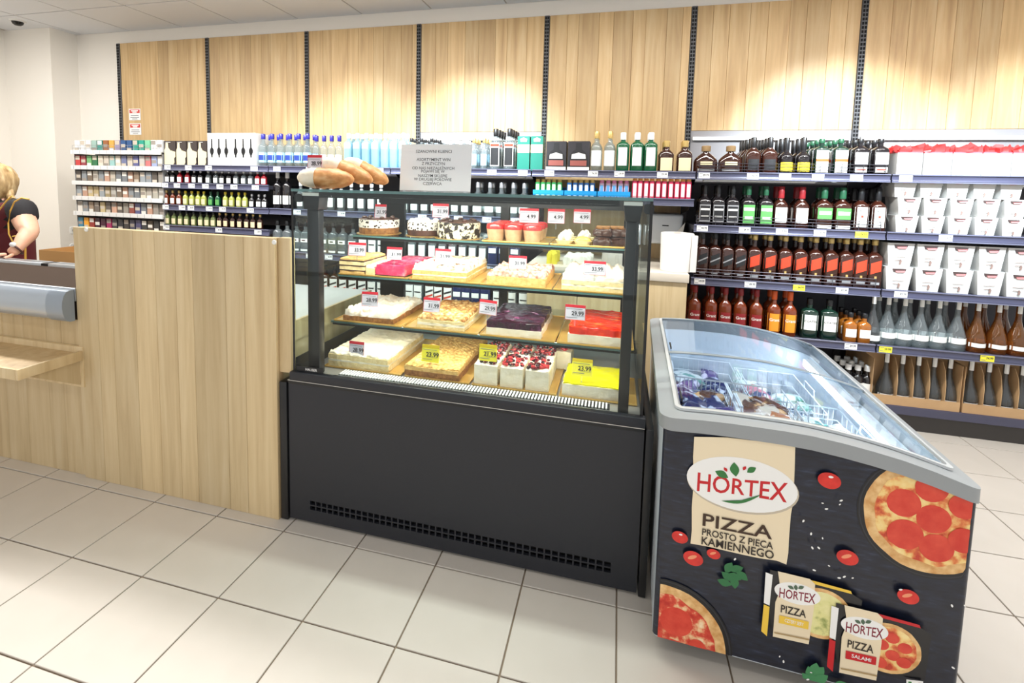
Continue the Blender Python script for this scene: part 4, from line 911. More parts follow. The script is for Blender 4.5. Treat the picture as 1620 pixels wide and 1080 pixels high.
# ---- whisky bay
W5 = 'of the whisky bay'
row('decanter', (1116, 1155), Z0, 'broad dark decanter bottle with wooden stopper', 'on top '+W5, 'decanters', y=YF+.035)
row('black_cap_rum', (1191, 1217), Z0, 'dark rum bottle with long black cap', 'on top '+W5, 'black-capped rum', behind=4, gap=.008, short='black-capped rum', y=YF+.035)
row('yellow_label', (1243, 1270), Z0, 'black bottle with yellow label', 'on top '+W5, 'yellow-labelled bottles', behind=2, short='yellow-labelled bottle', y=YF+.035)
row('herb_liqueur', (1298, 1328), Z0, 'dark green square bottle with orange-striped label', 'on top '+W5, 'herb liqueur', behind=3, short='herb liqueur', y=YF+.035)
row('dark_liqueur', (1359, 1391), Z0, 'dark square bottle with white label', 'on top '+W5, 'dark liqueur', behind=3, short='dark liqueur', y=YF+.035)
yf5 = YF+.035
row('black_whiskey', (1114, 1135, 1158), Z1, 'square black-labelled whiskey bottle', 'on the second shelf', 'black-labelled whiskey', behind=1, short='black whiskey', y=yf5)
row('apple_whiskey', (1182.5, 1210), Z1, 'square whiskey bottle with green label', 'on the second shelf', 'green apple whiskey', behind=1, short='green apple whiskey', y=yf5)
row('round_whisky', (1234, 1267), Z1, 'round-shouldered whisky bottle with dark red cap', 'on the second shelf', 'red-capped whisky', behind=1, short='red-capped whisky', y=yf5)
row('green_label_whisky', (1302, 1331), Z1, 'wide whisky bottle with dark green cap and label', 'on the second shelf', 'green-capped whisky', behind=1, short='green-capped whisky', y=yf5)
row('white_bourbon', (1360, 1387), Z1, 'square bourbon bottle with white label', 'on the second shelf', 'white-labelled bourbon', behind=1, short='white-labelled bourbon', y=yf5)
row('square_black', (1110.5, 1130, 1149.5, 1169.5), Z2, 'square brown whisky bottle with slanted black label', 'on the third shelf', 'slanted black label whisky', behind=1, short='black-label whisky', y=yf5)
row('square_red', (1192, 1216, 1240, 1264, 1288, 1312, 1336, 1358, 1381), Z2, 'square whisky bottle with slanted red label', 'on the third shelf', 'slanted red label whisky', behind=1, short='red-label whisky', y=yf5)
row('red_blend', (1098, 1124, 1146, 1170, 1195), Z3, 'amber whisky bottle with dark red label', 'on the fourth shelf', 'red blended whisky', behind=1, short='red-labelled whisky')
row('orange_blend', (1223, 1248), Z3, 'amber whisky bottle with orange label', 'on the fourth shelf', 'orange blended whisky', behind=1, short='orange-labelled whisky')
row('white_label_gin', (1279, 1310), Z3, 'dark green gin bottle with large white label', 'on the fourth shelf', 'white-labelled gin')
row('small_amber', (1344, 1366), Z3, 'small amber bottle with white label', 'on the fourth shelf', 'small amber bottles', behind=2, short='small amber bottle')
row('white_cap_small', (1340, 1355, 1370), .135, 'dark bottle with white cap', 'on the bottom shelf behind the freezer', 'white-capped bottles', y=YF+.06, behind=2, short='white-capped bottle')
# ---- gift carton bay
boxw = M('carton_white', (206, 205, 202), .5); crepe = M('red_ribbon', (206, 44, 44), .4)
for i, (a, b) in enumerate(((1417, 1457.5), (1459, 1503.5), (1505, 1550.5), (1552, 1597.5), (1599, 1646))):
    t = carton('ribbon_box', 'white box topped with crumpled red ribbon, %s from left on top shelf' % ORD[i], a, b, Z0+.0153, .125, .17, [('box', boxw, bx), ('lid_band', M('ribbon_pink', (226, 90, 100), .5), lambda hw, h, d_: MB().box(-hw-.0006, hw+.0006, -.0008, d_+.0006, h+.0002, h+.006))], 'ribbon boxes')
    x0 = xat(a, YF+.03, Z0); x1 = xat(b, YF+.03, Z0); hw = (x1-x0)/2
    part('ribbon', slab(-hw*.92, hw*.92, .0, .15, .1313, .158, .014, .028, n=18, rough_edge=.004, seed=200+i*7), crepe, t, smooth=25)
def chest_box(hw, h, dep):
    return MB().add([(-hw*.78, 0, .0003), (hw*.78, 0, .0003), (hw*.78, dep, .0003), (-hw*.78, dep, .0003), (-hw, -.004, h), (hw, -.004, h), (hw, dep, h), (-hw, dep, h)], [(0, 3, 2, 1), (4, 5, 6, 7), (0, 1, 5, 4), (1, 2, 6, 5), (2, 3, 7, 6), (3, 0, 4, 7)])
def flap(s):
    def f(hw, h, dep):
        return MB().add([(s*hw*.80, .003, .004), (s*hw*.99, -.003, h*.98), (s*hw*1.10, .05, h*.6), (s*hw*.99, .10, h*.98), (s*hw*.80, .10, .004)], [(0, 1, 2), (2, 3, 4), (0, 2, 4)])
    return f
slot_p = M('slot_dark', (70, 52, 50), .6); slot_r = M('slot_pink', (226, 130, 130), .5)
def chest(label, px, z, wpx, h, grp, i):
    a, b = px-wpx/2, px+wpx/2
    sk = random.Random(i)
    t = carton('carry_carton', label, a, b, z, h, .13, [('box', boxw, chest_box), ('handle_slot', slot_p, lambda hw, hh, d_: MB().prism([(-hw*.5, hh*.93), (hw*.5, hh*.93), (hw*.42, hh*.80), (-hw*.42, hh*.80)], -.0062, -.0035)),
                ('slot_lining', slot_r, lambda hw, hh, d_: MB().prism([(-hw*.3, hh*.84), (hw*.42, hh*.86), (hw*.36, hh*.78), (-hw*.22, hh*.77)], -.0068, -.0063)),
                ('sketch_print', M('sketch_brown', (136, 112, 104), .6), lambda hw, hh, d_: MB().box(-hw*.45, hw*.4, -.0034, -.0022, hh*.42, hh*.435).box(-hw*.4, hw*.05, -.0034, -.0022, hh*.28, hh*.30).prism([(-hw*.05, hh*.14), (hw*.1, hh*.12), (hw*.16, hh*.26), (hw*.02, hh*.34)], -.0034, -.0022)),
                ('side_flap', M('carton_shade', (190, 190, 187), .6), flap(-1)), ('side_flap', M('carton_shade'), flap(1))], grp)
    return t
for L_ in range(3):
    for i, px in enumerate((1431, 1472, 1514, 1556, 1599)):
        chest('white carry carton, %s from left in the %s layer, second shelf' % (ORD[i], ('bottom', 'middle', 'top')[L_]), px+(1, 5, -1)[L_], Z1+.0153+L_*.0995, 38, .099, 'small carry cartons', i+L_*7)
for L_ in range(2):
    for i, px in enumerate((1419, 1466, 1514, 1563, 1609)):
        chest('larger white carry carton, %s from left in the %s layer, third shelf' % (ORD[i], ('bottom', 'top')[L_]), px+(0, 3)[L_], Z2+.0153+L_*.1335, 44, .133, 'large carry cartons', 40+i+L_*7)
row('tear_clear', (1403, 1429, 1455, 1483, 1513), Z3, 'clear teardrop bottle with white neck strip', 'on the fourth shelf', 'clear teardrop bottles', behind=1, short='clear teardrop', y=YF+.03)
row('tear_smoke', (1380,), Z3, 'smoky teardrop bottle', 'left of the clear teardrop bottles', 'smoky teardrop', y=YF+.03)
row('tear_rose', (1544, 1577, 1609), Z3, 'amber teardrop bottle with white neck strip', 'on the fourth shelf', 'amber teardrop bottles', behind=1, short='amber teardrop', y=YF+.03)
kraft = ramp_mat('kraft_cardboard', 'noise', 6, [(.3, (182, 146, 106)), (.7, (202, 166, 122))], .8)
for ti, (a, b, bots) in enumerate(((1377, 1517, (1400, 1425, 1450, 1475, 1500)), (1521, 1640, (1533, 1561, 1588, 1614)))):
    y = YF+.042; zz = .1503; x0 = xat(a, y, zz); x1 = xat(b, y, zz); hw = (x1-x0)/2; cx = (x0+x1)/2
    t = thing('bottle_crate', 'cardboard tray with dividers holding bottles on the bottom shelf, %s one' % ('left', 'right')[ti], 'crate', (cx, y, zz), 0, 'cardboard bottle trays')
    box('floor', kraft, t, -hw, hw, 0, .34, .0003, .003); box('front_lip', kraft, t, -hw, hw, -.003, -.0002, .0003, .055); box('back', kraft, t, -hw, hw, .3402, .343, .0003, .30)
    for s in (-1, 1): box('side', kraft, t, min(s*hw, s*(hw-.002)), max(s*hw, s*(hw-.002)), .0002, .34, .0032, .26)
    xs = [xat(px, y+.05, zz+.1)-cx for px in bots]
    for k in range(len(xs)-1):
        xm = (xs[k]+xs[k+1])/2
        part('divider', MB().prism([(.006, .004), (.006, .14), (.022, .22), (.05, .262), (.33, .262), (.33, .004)], xm-.0015, xm+.0015, axis='x'), kraft, t)
    box('rear_divider', kraft, t, -hw+.004, hw-.004, .106, .109, .0032, .266)
    for k, px in enumerate(bots):
        put('tear_smoke', cx+xs[k], y+.055, zz+.0032, 'smoky bottle with white neck strip, %s slot of the %s cardboard tray' % (ORD[k], ('left', 'right')[ti]), 'bottles in cardboard trays')
# ---- cigarette rack in the first bay
b0 = BAYS[0]
R = thing('cigarette_rack', 'white tiered cigarette rack with price strips at far left', 'rack', (0, 0, 0))
rw = M('rack_white', (228, 228, 226), .4)
rx0, rx1 = UX[0]+.05, UX[1]-.012
rzs = [1.554, 1.426, 1.297, 1.168, 1.038, .90]
box('back_panel', M('rack_grey', (150, 148, 146), .6), R, rx0, rx1, YF+.1895, YF+.195, .87, 1.60)
for s_, x in ((-1, rx0), (1, rx1-.004)): box('side_plate', M('rack_grey'), R, x, x+.004, YF+.02, YW-.004, .87, 1.54)
pk_cols = [(196, 60, 60), (150, 60, 70), (110, 170, 110), (40, 110, 70), (214, 206, 190), (200, 190, 176), (150, 190, 186), (206, 196, 180), (110, 116, 150), (200, 190, 176), (90, 92, 140), (190, 186, 180), (196, 110, 110), (150, 160, 190), (206, 200, 190)]
def pack_me(col, wl):
    key = ('pk', col, wl)
    if key not in _tags:
        pw, ph, pd = .051, .096, .022
        _tags[key] = [('carton', MB().box(-pw/2, pw/2, 0, pd, .0003, ph).mesh('carton', M('pack_'+str(col), col, .45), bevel=.0015, seg=1)), ('warning_panel', MB().box(-pw/2+.003, pw/2-.003, -.0006, -.0001, *((.004, ph*.36) if wl == 1 else ((ph*.62, ph*.95) if wl == 2 else (ph*.40, ph*.66)))).mesh('warning_panel', M('pack_paper%d' % (sum(col) % 3), ((226, 222, 214), (196, 184, 168), (150, 140, 130))[sum(col) % 3], .5), smooth=0))]
    return _tags[key]
rnd = random.Random(4); ki = 0
for L_, z in enumerate(rzs):
    sh = box('shelf', rw, R, rx0+.0045, rx1-.0045, YF+.03-.02, YF+.189, z-.001, z+.003)
    box('price_strip', rw, sh, rx0-.008, rx1+.004, YF-.002, YF+.0095, z-.018, z+.016)
    if L_ in (0, 1, 3, 4):
        l = MB()
        for k in range(12): l.box(rx0+.02+k*.074, rx0+.022+k*.074, YF-.0028, YF-.0022, z-.015, z+.013)
        part('strip_lines', l, ink_pale, sh, smooth=0)
    if L_ == 0:
        f = MB()
        for h in (.022, .045): f.tube([(rx0+.005, YF+.006, z+.01+h), (rx1-.005, YF+.006, z+.01+h)], .0016, 5)
        for k in range(15): x = rx0+.005+(rx1-rx0-.01)*k/14; f.tube([(x, YF+.006, z+.0165), (x, YF+.006, z+.057)], .0016, 5)
        part('wire_fence', f, M('wire_light', (170, 170, 172), .3, .6), sh)
        cols = [(232, 232, 230)]*3+[(150, 180, 170), (60, 140, 130), (150, 90, 50), (214, 160, 70), (150, 140, 170), (40, 80, 130), (40, 80, 130), (30, 150, 130), (30, 150, 130), (120, 190, 150), (236, 236, 232), (230, 230, 226)]
    else:
        if L_ == 5: cols = [(60, 130, 160), (230, 160, 40), (150, 50, 40), (60, 20, 40), (70, 20, 44), (160, 40, 90), (60, 60, 62), (50, 50, 54), (60, 56, 54), (70, 70, 90), (80, 76, 110), (60, 60, 60), (80, 70, 60), (60, 60, 60), (90, 80, 70)]
        elif L_ == 1: cols = pk_cols
        else: cols = [tuple(int(v*q) for v in rnd.choice([(216, 208, 190), (186, 178, 166), (150, 130, 110), (204, 160, 136), (150, 156, 160), (110, 100, 92), (196, 176, 130), (226, 220, 210)])) for q in [rnd.choice((.8, .92, 1)) for _ in range(15)]]
        if L_ == 4: cols[9] = (140, 70, 60); cols[10] = (90, 90, 130)
    n = len(cols)
    for k, col in enumerate(cols):
        x = rx0+.032+k*(rx1-rx0-.06)/(n-1)
        t = thing('cigarette_pack', 'cigarette pack, %s from left in the %s row of the white rack' % (ORD[k], ('top', 'second', 'third', 'fourth', 'fifth', 'lowest')[L_]), 'pack', (x, YF+.024, z+.0032), 0, 'cigarette packs')
        for n_, me in pack_me(col, 1+(k+L_) % 3): ob(n_, me, t)
# ================================================================ chest freezer with the pizza print
FO = Vector((.150, 1.36, 0)); FR = -.035                 # near left corner, turned slightly
FL, FW = .715, 1.06                                       # width along x, length along y
PROF = [(-.05, .716), (0, .720), (.09, .727), (.17, .730), (.30, .730), (.37, .727), (.46, .716), (.55, .700), (.64, .677), (.715, .652), (.78, .63)]
def prof(x):
    for a, b in zip(PROF, PROF[1:]):
        if x <= b[0]:
            u = max(0, (x-a[0])/(b[0]-a[0])); return a[1]+(b[1]-a[1])*u
    return PROF[-1][1]
F = thing('chest_freezer', 'glass-lidded chest freezer with pizza advertising print on its side', 'freezer', FO, FR)
fgrey = M('freezer_rim', (152, 157, 160), .4, .1); fbody = M('freezer_body', (190, 198, 206), .35); fwhite = M('freezer_liner', (226, 234, 240), .35)
def loop(x0, x1, y0, y1, r, n=6, m=10):
    pts = []
    def side(a, b):
        for k in range(1, m): pts.append((a[0]+(b[0]-a[0])*k/m, a[1]+(b[1]-a[1])*k/m))
    def arc(cx, cy, a0):
        for k in range(n+1): a = a0+PI/2*k/n; pts.append((cx+r*math.cos(a), cy+r*math.sin(a)))
    arc(x0+r, y0+r, PI); side((x0+r, y0), (x1-r, y0)); arc(x1-r, y0+r, 1.5*PI); side((x1, y0+r), (x1, y1-r)); arc(x1-r, y1-r, 0); side((x1-r, y1), (x0+r, y1)); arc(x0+r, y1-r, PI/2); side((x0, y1-r), (x0, y0+r))
    return pts
def shell(lo, li, zo0, zo1, zi0, zi1):
    """ring between an outer and an inner loop; heights are functions of x"""
    n = len(lo); vs = []
    for L_, f in ((lo, zo0), (lo, zo1), (li, zi1), (li, zi0)): vs += [(x, y, f(x)) for x, y in L_]
    fs = []
    for k in range(n):
        j = (k+1) % n
        for a, b in ((0, 1), (1, 2), (2, 3), (3, 0)): fs.append((a*n+k, a*n+j, b*n+j, b*n+k))
    return MB().add(vs, fs)
RH = .043
zb = .056
lo = loop(0, FL, 0, FW, .014); li = loop(.045, FL-.045, .045, FW-.045, .03)
part('body', shell(lo, li, lambda x: zb, lambda x: prof(x)-RH-.0006, lambda x: .22, lambda x: prof(x)-RH-.0006), fbody, F)
box('liner_floor', fwhite, F, .04, FL-.04, .04, FW-.04, .215, .2195)
liner_o = loop(.0455, FL-.0455, .0455, FW-.0455, .03); liner_i = loop(.049, FL-.049, .049, FW-.049, .028)
part('liner', shell(liner_o, liner_i, lambda x: .222, lambda x: prof(x)-RH-.001, lambda x: .222, lambda x: prof(x)-RH-.001), fwhite, F)
box('underside', case_dk, F, .03, FL-.03, .03, FW-.03, .057, .2)
ro = loop(-.012, FL+.012, -.012, FW+.012, .042); ri = loop(.046, FL-.046, .044, FW-.044, .026)
ro2 = loop(-.006, FL+.006, -.006, FW+.006, .04)
part('rim', shell(ro, ri, lambda x: prof(x)-RH, lambda x: prof(x)-.006, lambda x: prof(x)-RH, lambda x: prof(x)), fgrey, F, bevel=0)
# thin raised track around the opening, sliding lids following the curve
to = loop(.030, FL-.030, .028, FW-.028, .026); ti = loop(.040, FL-.040, .038, FW-.038, .022)
part('lid_track', shell(to, ti, lambda x: prof(x)-.001, lambda x: prof(x)+.006, lambda x: prof(x)-.001, lambda x: prof(x)+.006), M('track_grey', (206, 210, 212), .3, .3), F)
fglass = glass('freezer_glass', (240, 246, 252), .0, .01, .36, .02)
def lid(y0, y1, dz):
    xs = [.042+(FL-.084)*k/14 for k in range(15)]
    vs = []; fs = []
    for x in xs: z = prof(x)+dz; vs += [(x, y0, z), (x, y1, z), (x, y1, z+.004), (x, y0, z+.004)]
    for k in range(14):
        for a in range(4): b = (a+1) % 4; fs.append((k*4+a, k*4+b, k*4+4+b, k*4+4+a))
    fs += [(0, 1, 2, 3), (59, 58, 57, 56)]
    return MB().add(vs, fs)
for nm, y0, y1, dz in (('near', .04, .545, -.006), ('far', .505, FW-.04, .0005)):
    lo_ = part('glass_lid', lid(y0, y1, dz), fglass, F, label=nm+' sliding glass lid')
    for ya, yb in ((y0, y0+.012), (y1-.012, y1)): part('lid_frame', lid(ya, yb, dz+.0042), M('lid_frame', (160, 168, 172), .3, .3), lo_)
    part('lid_handle', MB().tube([(.052, y0+.05, prof(.05)+dz+.006), (.052, y0+.05, prof(.05)+dz+.012), (.052, y0+.11, prof(.05)+dz+.012), (.052, y0+.11, prof(.05)+dz+.006)], .003, 6), M('black_plastic'), lo_)
# inner light along the low side
lt = box('inner_light', M('white_plastic'), F, FL-.078, FL-.0495, .08, FW-.08, prof(FL-.06)-.085, prof(FL-.06)-.055)
box('led_tube', M('freezer_led', (235, 245, 255), .5, emit=18), lt, FL-.082, FL-.0785, .085, FW-.085, prof(FL-.06)-.083, prof(FL-.06)-.057)
for x, y in ((.13, .14), (FL-.13, .14), (.13, FW-.14), (FL-.13, FW-.14)):
    part('castor', MB().loft([(0, .022, .022, 2), (.0565, .018, .018, 2)], 14).xf(lambda a, b, c, x=x, y=y: (a+x, b+y, c)), M('black_plastic'), F)
# ---- the print on the side facing the aisle
def fz(px, py):
    d_ = ray(px, py); n_ = Vector((-math.sin(FR), math.cos(FR), 0))*1.0
    P_ = CAM+d_*((FO-CAM).dot(n_)/d_.dot(n_)); q = P_-FO
    return (q.x*math.cos(FR)+q.y*math.sin(FR), q.z)
slate = ramp_mat('print_slate', 'noise', 60, [(.35, (14, 18, 32)), (.6, (24, 31, 50)), (.78, (52, 62, 86))], .36, coat=.15, stretch=(.35, 1, 1.6), detail=8)
arcs = [(x, y) for x, y in lo if y <= .0351 and -.001 <= x <= FL+.001]
k0 = 2; seg_ = lo[k0:5+2+9+5]
pl = []
vs = []; fs = []
cx_, cy_ = FL/2, FW/2
seg_ = [p_ for p_ in lo if p_[1] < .0135]
seg_ = sorted([p_ for p_ in seg_], key=lambda p_: p_[0])
for x, y in seg_:
    ox = (-.0008 if x < .014 else (.0008 if x > FL-.014 else 0)); vs += [(x+ox, y-.0008, zb+.003), (x+ox, y-.0008, prof(x)-RH-.0008)]
for k in range(len(seg_)-1): fs.append((2*k, 2*k+2, 2*k+3, 2*k+1))
pp = part('print_panel', MB().add(vs, fs), slate, F, label='dark slate pizza advertisement')
OFF = [-.0012]
def clampp(x, z): return (min(max(x, .013), FL-.013), min(max(z, zb+.004), prof(x)-RH-.002))
def surf(x):
    r = .014
    if x < r: return r-math.sqrt(max(0, r*r-(r-x)**2))
    if x > FL-r: return r-math.sqrt(max(0, r*r-(x-FL+r)**2))
    return 0
def decal(name, poly, mat, label=None, fan=True):
    OFF[0] -= .00022; o = OFF[0]
    pts = [clampp(*q) for q in poly]; n = len(pts)
    c = (sum(q[0] for q in pts)/n, sum(q[1] for q in pts)/n)
    vs = [(x, surf(x)+o, z) for x, z in pts]+[(c[0], o, c[1])]
    return part(name, MB().add(vs, [(i, (i+1) % n, n) for i in range(n)]), mat, F, label=label, smooth=0)
def ell(cx, cz, rx, rz, n=40, rot=0, wob=0, seed=0):
    out = []
    for k in range(n):
        a = 2*PI*k/n; q = 1+wob*noise.noise(Vector((math.cos(a)*3+seed, math.sin(a)*3, seed)))
        x, z = rx*q*math.cos(a), rz*q*math.sin(a); out.append((cx+x*math.cos(rot)-z*math.sin(rot), cz+x*math.sin(rot)+z*math.cos(rot)))
    return out
def pxpoly(*pts): return [fz(*q) for q in pts]
def dtext(s_, px, py, hpx, mat, px0=None, px1=None, slope=0, name='lettering', arc=0):
    OFF[0] -= .00022; o = OFF[0]; c = fz(px, py); sc = fz(px, py-50)[1]-c[1]; h = hpx*sc/50
    wm = abs(fz(px1, py)[0]-fz(px0, py)[0]) if px0 else None
    vs_, fs_, wd = TXT[s_]; kx = wm/wd if wm else h
    mb = MB().add([(c[0]+a*kx, o, c[1]+b*h*(1+arc*abs(2*a/wd))+slope*a*kx) for a, b in vs_], fs_)
    return part(name, mb, mat, F, smooth=0)
def slant(px, py):                                        # direction of a horizontal line on this face
    return 0
crust = ramp_mat('print_crust', 'noise', 40, [(.35, (206, 150, 84)), (.65, (238, 200, 140))], .35, coat=.2)
cheese = ramp_mat('print_cheese', 'noise', 34, [(.36, (196, 60, 36)), (.46, (226, 130, 70)), (.56, (244, 206, 130)), (.75, (250, 226, 160))], .35, coat=.2)
saus = ramp_mat('print_salami', 'noise', 30, [(.3, (206, 44, 30)), (.7, (226, 78, 56))], .35, coat=.2)
meaty = ramp_mat('print_meat', 'noise', 44, [(.34, (190, 36, 26)), (.5, (216, 74, 50)), (.62, (240, 190, 140)), (.75, (250, 226, 190))], .35, coat=.2)
pblack = M('print_black', (16, 17, 22), .3, coat=.2); pcream = M('print_cream', (238, 222, 190), .4); pwhite = M('print_white', (244, 244, 242), .35); pbrown = M('print_brown', (58, 36, 20), .4)
pred = M('print_red', (200, 26, 36), .35); pgreen = M('print_green', (50, 120, 60), .4); pdark = M('print_text_dark', (40, 32, 26), .4); pyel = M('print_yellow', (240, 200, 70), .4); ptom = ramp_mat('print_tomato', 'noise', 30, [(.3, (190, 20, 16)), (.7, (226, 48, 36))], .3, coat=.2)
def pizza(cx, cz, r, top, n_s, seed, ring=True, k=1.0):
    if ring: decal('pan_print', ell(cx, cz, r*1.10, r*1.10), pblack)
    if ring: decal('pan_rim_print', ell(cx, cz, r*1.075, r*1.075), M('print_pan', (44, 46, 54), .3)); decal('pan_print', ell(cx, cz, r*1.055, r*1.055), pblack)
    decal('crust_print', ell(cx, cz, r, r, 48, wob=.02, seed=seed), crust)
    decal('topping_print', ell(cx, cz, r*.84, r*.84, 48, wob=.06, seed=seed+2), top)
    for (a, b, q) in n_s: decal('salami_print', ell(cx+a*r, cz+b*r, q*r, q*r, 24, wob=.03, seed=seed+a), saus)
c = fz(1474, 818); r_ = abs(fz(1364, 818)[0]-c[0])*1.0
pizza(c[0], c[1], r_, cheese, ((-.42, .18, .25), (.02, -.02, .25), (-.36, -.38, .27), (.10, -.52, .25), (-.05, .52, .24), (.42, .30, .22), (.46, -.30, .22)), 3)
c = fz(1048, 1008); r_ = abs(fz(1149, 1012)[0]-c[0])
pizza(c[0], c[1], r_, meaty, ((.20, .38, .26), (.15, -.35, .40), (-.2, .0, .2), (.55, .02, .14)), 8)
# torn paper with the logo and slogan
pl_ = [(1098, 689), (1150, 690), (1215, 697), (1257, 704), (1256, 740), (1254, 790), (1250, 812), (1247, 850), (1246, 872), (1243, 890), (1228, 884), (1200, 880), (1176, 875), (1150, 869), (1120, 862), (1092, 857), (1094, 836), (1094, 800), (1097, 760), (1096, 720)]
decal('torn_paper_print', pxpoly(*pl_), pcream)
ce_ = fz(1171, 764); rxx = abs(fz(1260, 766)[0]-fz(1083, 774)[0])/2; rzz = abs(fz(1171, 722)[1]-fz(1171, 806)[1])/2
decal('logo_shadow', ell(ce_[0]+.002, ce_[1]-.004, rxx*1.01, rzz*1.02), M('print_shadow', (196, 184, 164), .4))
decal('logo_oval', ell(ce_[0], ce_[1], rxx, rzz), pwhite, label='white oval brand logo')
dtext('HORTEX', 1172, 768, 25, pred, 1101, 1244, .06, 'logo_lettering', .25)
def leaf(px, py, lpx, ang, mat, nm='leaf_print'):
    c = fz(px, py); l = abs(fz(px+lpx, py)[0]-c[0]); pts = []
    for k in range(9): u = k/8; pts.append((l*(u-.5), .32*l*math.sin(PI*u)))
    for k in range(7, 0, -1): u = k/8; pts.append((l*(u-.5), -.26*l*math.sin(PI*u)))
    decal(nm, [(c[0]+x*math.cos(ang)-z*math.sin(ang), c[1]+x*math.sin(ang)+z*math.cos(ang)) for x, z in pts], mat)
leaf(1141, 748, 23, -.35, pgreen); leaf(1162, 740, 26, 1.75, pgreen); leaf(1188, 741, 18, .7, pgreen); leaf(1147, 740, 9, -.9, pred, 'seed_print'); leaf(1177, 738, 9, 1.1, pred, 'seed_print')
sw = [fz(1140+64*u, 789+9*math.sin(PI*u)-10*u) for u in [k/10 for k in range(11)]]+[fz(1140+64*u, 789+4*math.sin(PI*u)-10*u) for u in [k/10 for k in range(9, 0, -1)]]
decal('swoosh_print', sw, pgreen)
dtext('PIZZA', 1165, 829, 20, pbrown, 1111, 1222, 0)
dtext('PROSTO Z PIECA', 1165, 848.5, 11, pdark, 1109, 1222, 0)
dtext('KAMIENNEGO', 1165, 862.5, 13, pdark, 1107, 1222, 0)
def rpx(px, py, q): return abs(fz(px+q, py)[0]-fz(px, py)[0])
for i, (px, py, q, half) in enumerate(((1310, 757, 19, 0), (1075, 846, 13, 0), (1096, 879, 16, 1), (1128, 872, 11, 1), (1338, 877, 18, 1), (1433, 938, 18, 1))):
    c = fz(px, py); r_ = rpx(px, py, q); decal('tomato_print', ell(c[0], c[1], r_, r_*.8, 24, -.2), ptom)
    if half: decal('tomato_seed_print', ell(c[0]-r_*.1, c[1]+r_*.12, r_*.5, r_*.2, 14, .5), M('print_tomato_seed', (238, 150, 110), .4))
    else: decal('highlight_print', ell(c[0]+r_*.1, c[1]+r_*.4, r_*.22, r_*.12, 12), pwhite)
for px, py, a in ((1152, 893, 1.2), (1164, 895, .5), (1160, 907, -.2), (1150, 906, 2.6), (1172, 905, -.6), (1160, 915, -1.4), (1145, 915, 3.0)): leaf(px, py, 24, a, M('print_parsley', (40, 110, 64), .4), 'parsley_print')
for px, py, a in ((1281, 1058, 2.0), (1287, 1052, 1.5), (1293, 1056, 1.1), (1284, 1068, 1.9), (1296, 1066, .8), (1277, 1066, 2.5), (1327, 1076, .5), (1320, 1079, .7)): leaf(px, py, 30, a, M('print_rosemary', (70, 140, 90), .4), 'rosemary_print')
salt = [(1298, 790), (1304, 799), (1327, 786), (1325, 792), (1268, 818), (1280, 838), (1298, 845), (1282, 860), (1292, 860), (1308, 888), (1285, 895), (1324, 907), (1345, 907), (1332, 905), (1161, 878), (1231, 1030), (1237, 1038), (1500, 950), (1520, 950), (1502, 1047), (1498, 1075), (1280, 1055), (1420, 925), (1275, 1066)]
OFF[0] -= .00022; sm = MB()
for i, (px, py) in enumerate(salt):
    c = clampp(*fz(px, py)); r_ = .0042 if i % 3 else .003; p_ = ell(c[0], c[1], r_, r_*.55, 8, .3*i)
    sm.add([(x, OFF[0], z) for x, z in p_], [tuple(range(8))])
part('salt_print', sm, pwhite, F, smooth=0, kind='stuff')
# two boxed pizzas of the print
def boxed(ox, oy, spine, bar, topm, txt, s):
    def q(*pts): return pxpoly(*[(ox+x*s, oy+y*s) for x, y in pts])
    decal('pizza_box_print', q((6, 0), (128, 34), (150, 48), (140, 118), (8, 90), (2, 60)), pblack)
    decal('box_edge_print', q((62, 14), (132, 33), (134, 38), (62, 19)), spine)
    decal('box_spine_print', q((-1, 4), (10, 8), (5, 56), (-4, 52)), pwhite)
    decal('box_spine_print', q((-4, 54), (5, 58), (1, 104), (-8, 96)), spine)
    c = fz(ox+84*s, oy+68*s); r_ = rpx(ox+84*s, oy+68*s, 52*s)
    decal('crust_print', ell(c[0], c[1], r_, r_*.95, 36, wob=.02), crust); decal('topping_print', ell(c[0], c[1], r_*.86, r_*.82, 36, wob=.05), topm)
    if txt == 'SALAMI':
        for a, b in ((.1, .42), (.5, .15), (.15, -.22), (.5, -.4), (-.2, -.6), (-.2, .1)): decal('salami_print', ell(c[0]+a*r_, c[1]+b*r_, r_*.22, r_*.2, 18), saus)
    decal('sleeve_print', q((18, 2), (68, 14), (76, 22), (74, 60), (66, 116), (10, 104), (14, 50), (22, 30)), pcream)
    c = fz(ox+48*s, oy+37*s); decal('logo_oval', ell(c[0], c[1], rpx(ox+48*s, oy+37*s, 37*s), rpx(ox+48*s, oy+37*s, 20*s)), pwhite)
    dtext('HORTEX', ox+48*s, oy+40*s, 13*s, M('print_wine', (130, 24, 50), .4), ox+20*s, ox+77*s, .05, 'logo_lettering', .25)
    for dx, a in ((38, -.4), (46, 1.7), (54, .6)): leaf(ox+dx*s, oy+27*s, 11*s, a, M('print_leaf_dark', (80, 104, 84), .4))
    dtext('PIZZA', ox+42*s, oy+64*s, 12*s, pdark, ox+22*s, ox+62*s, 0)
    decal('flavour_bar', q((20, 70), (66, 80), (65, 92), (19, 82)), bar)
    dtext(txt, ox+43*s, oy+81*s, 5.5*s, pwhite, ox+28*s, ox+58*s, 0)
    decal('sleeve_band', q((12, 96), (67, 107), (66, 109), (12, 98)), M('print_tan', (176, 150, 104), .4))
boxed(1210, 894, pyel, pyel, ramp_mat('print_cheese_pale', 'noise', 30, [(.34, (150, 160, 90)), (.46, (226, 222, 150)), (.7, (240, 234, 176))], .35), 'CZTERY SERY', 1.0)
boxed(1312, 944, pred, pred, cheese, 'SALAMI', 1.03)
decal('score_badge_print', pxpoly((1426, 1060), (1452, 1063), (1452, 1073), (1426, 1070)), pwhite)
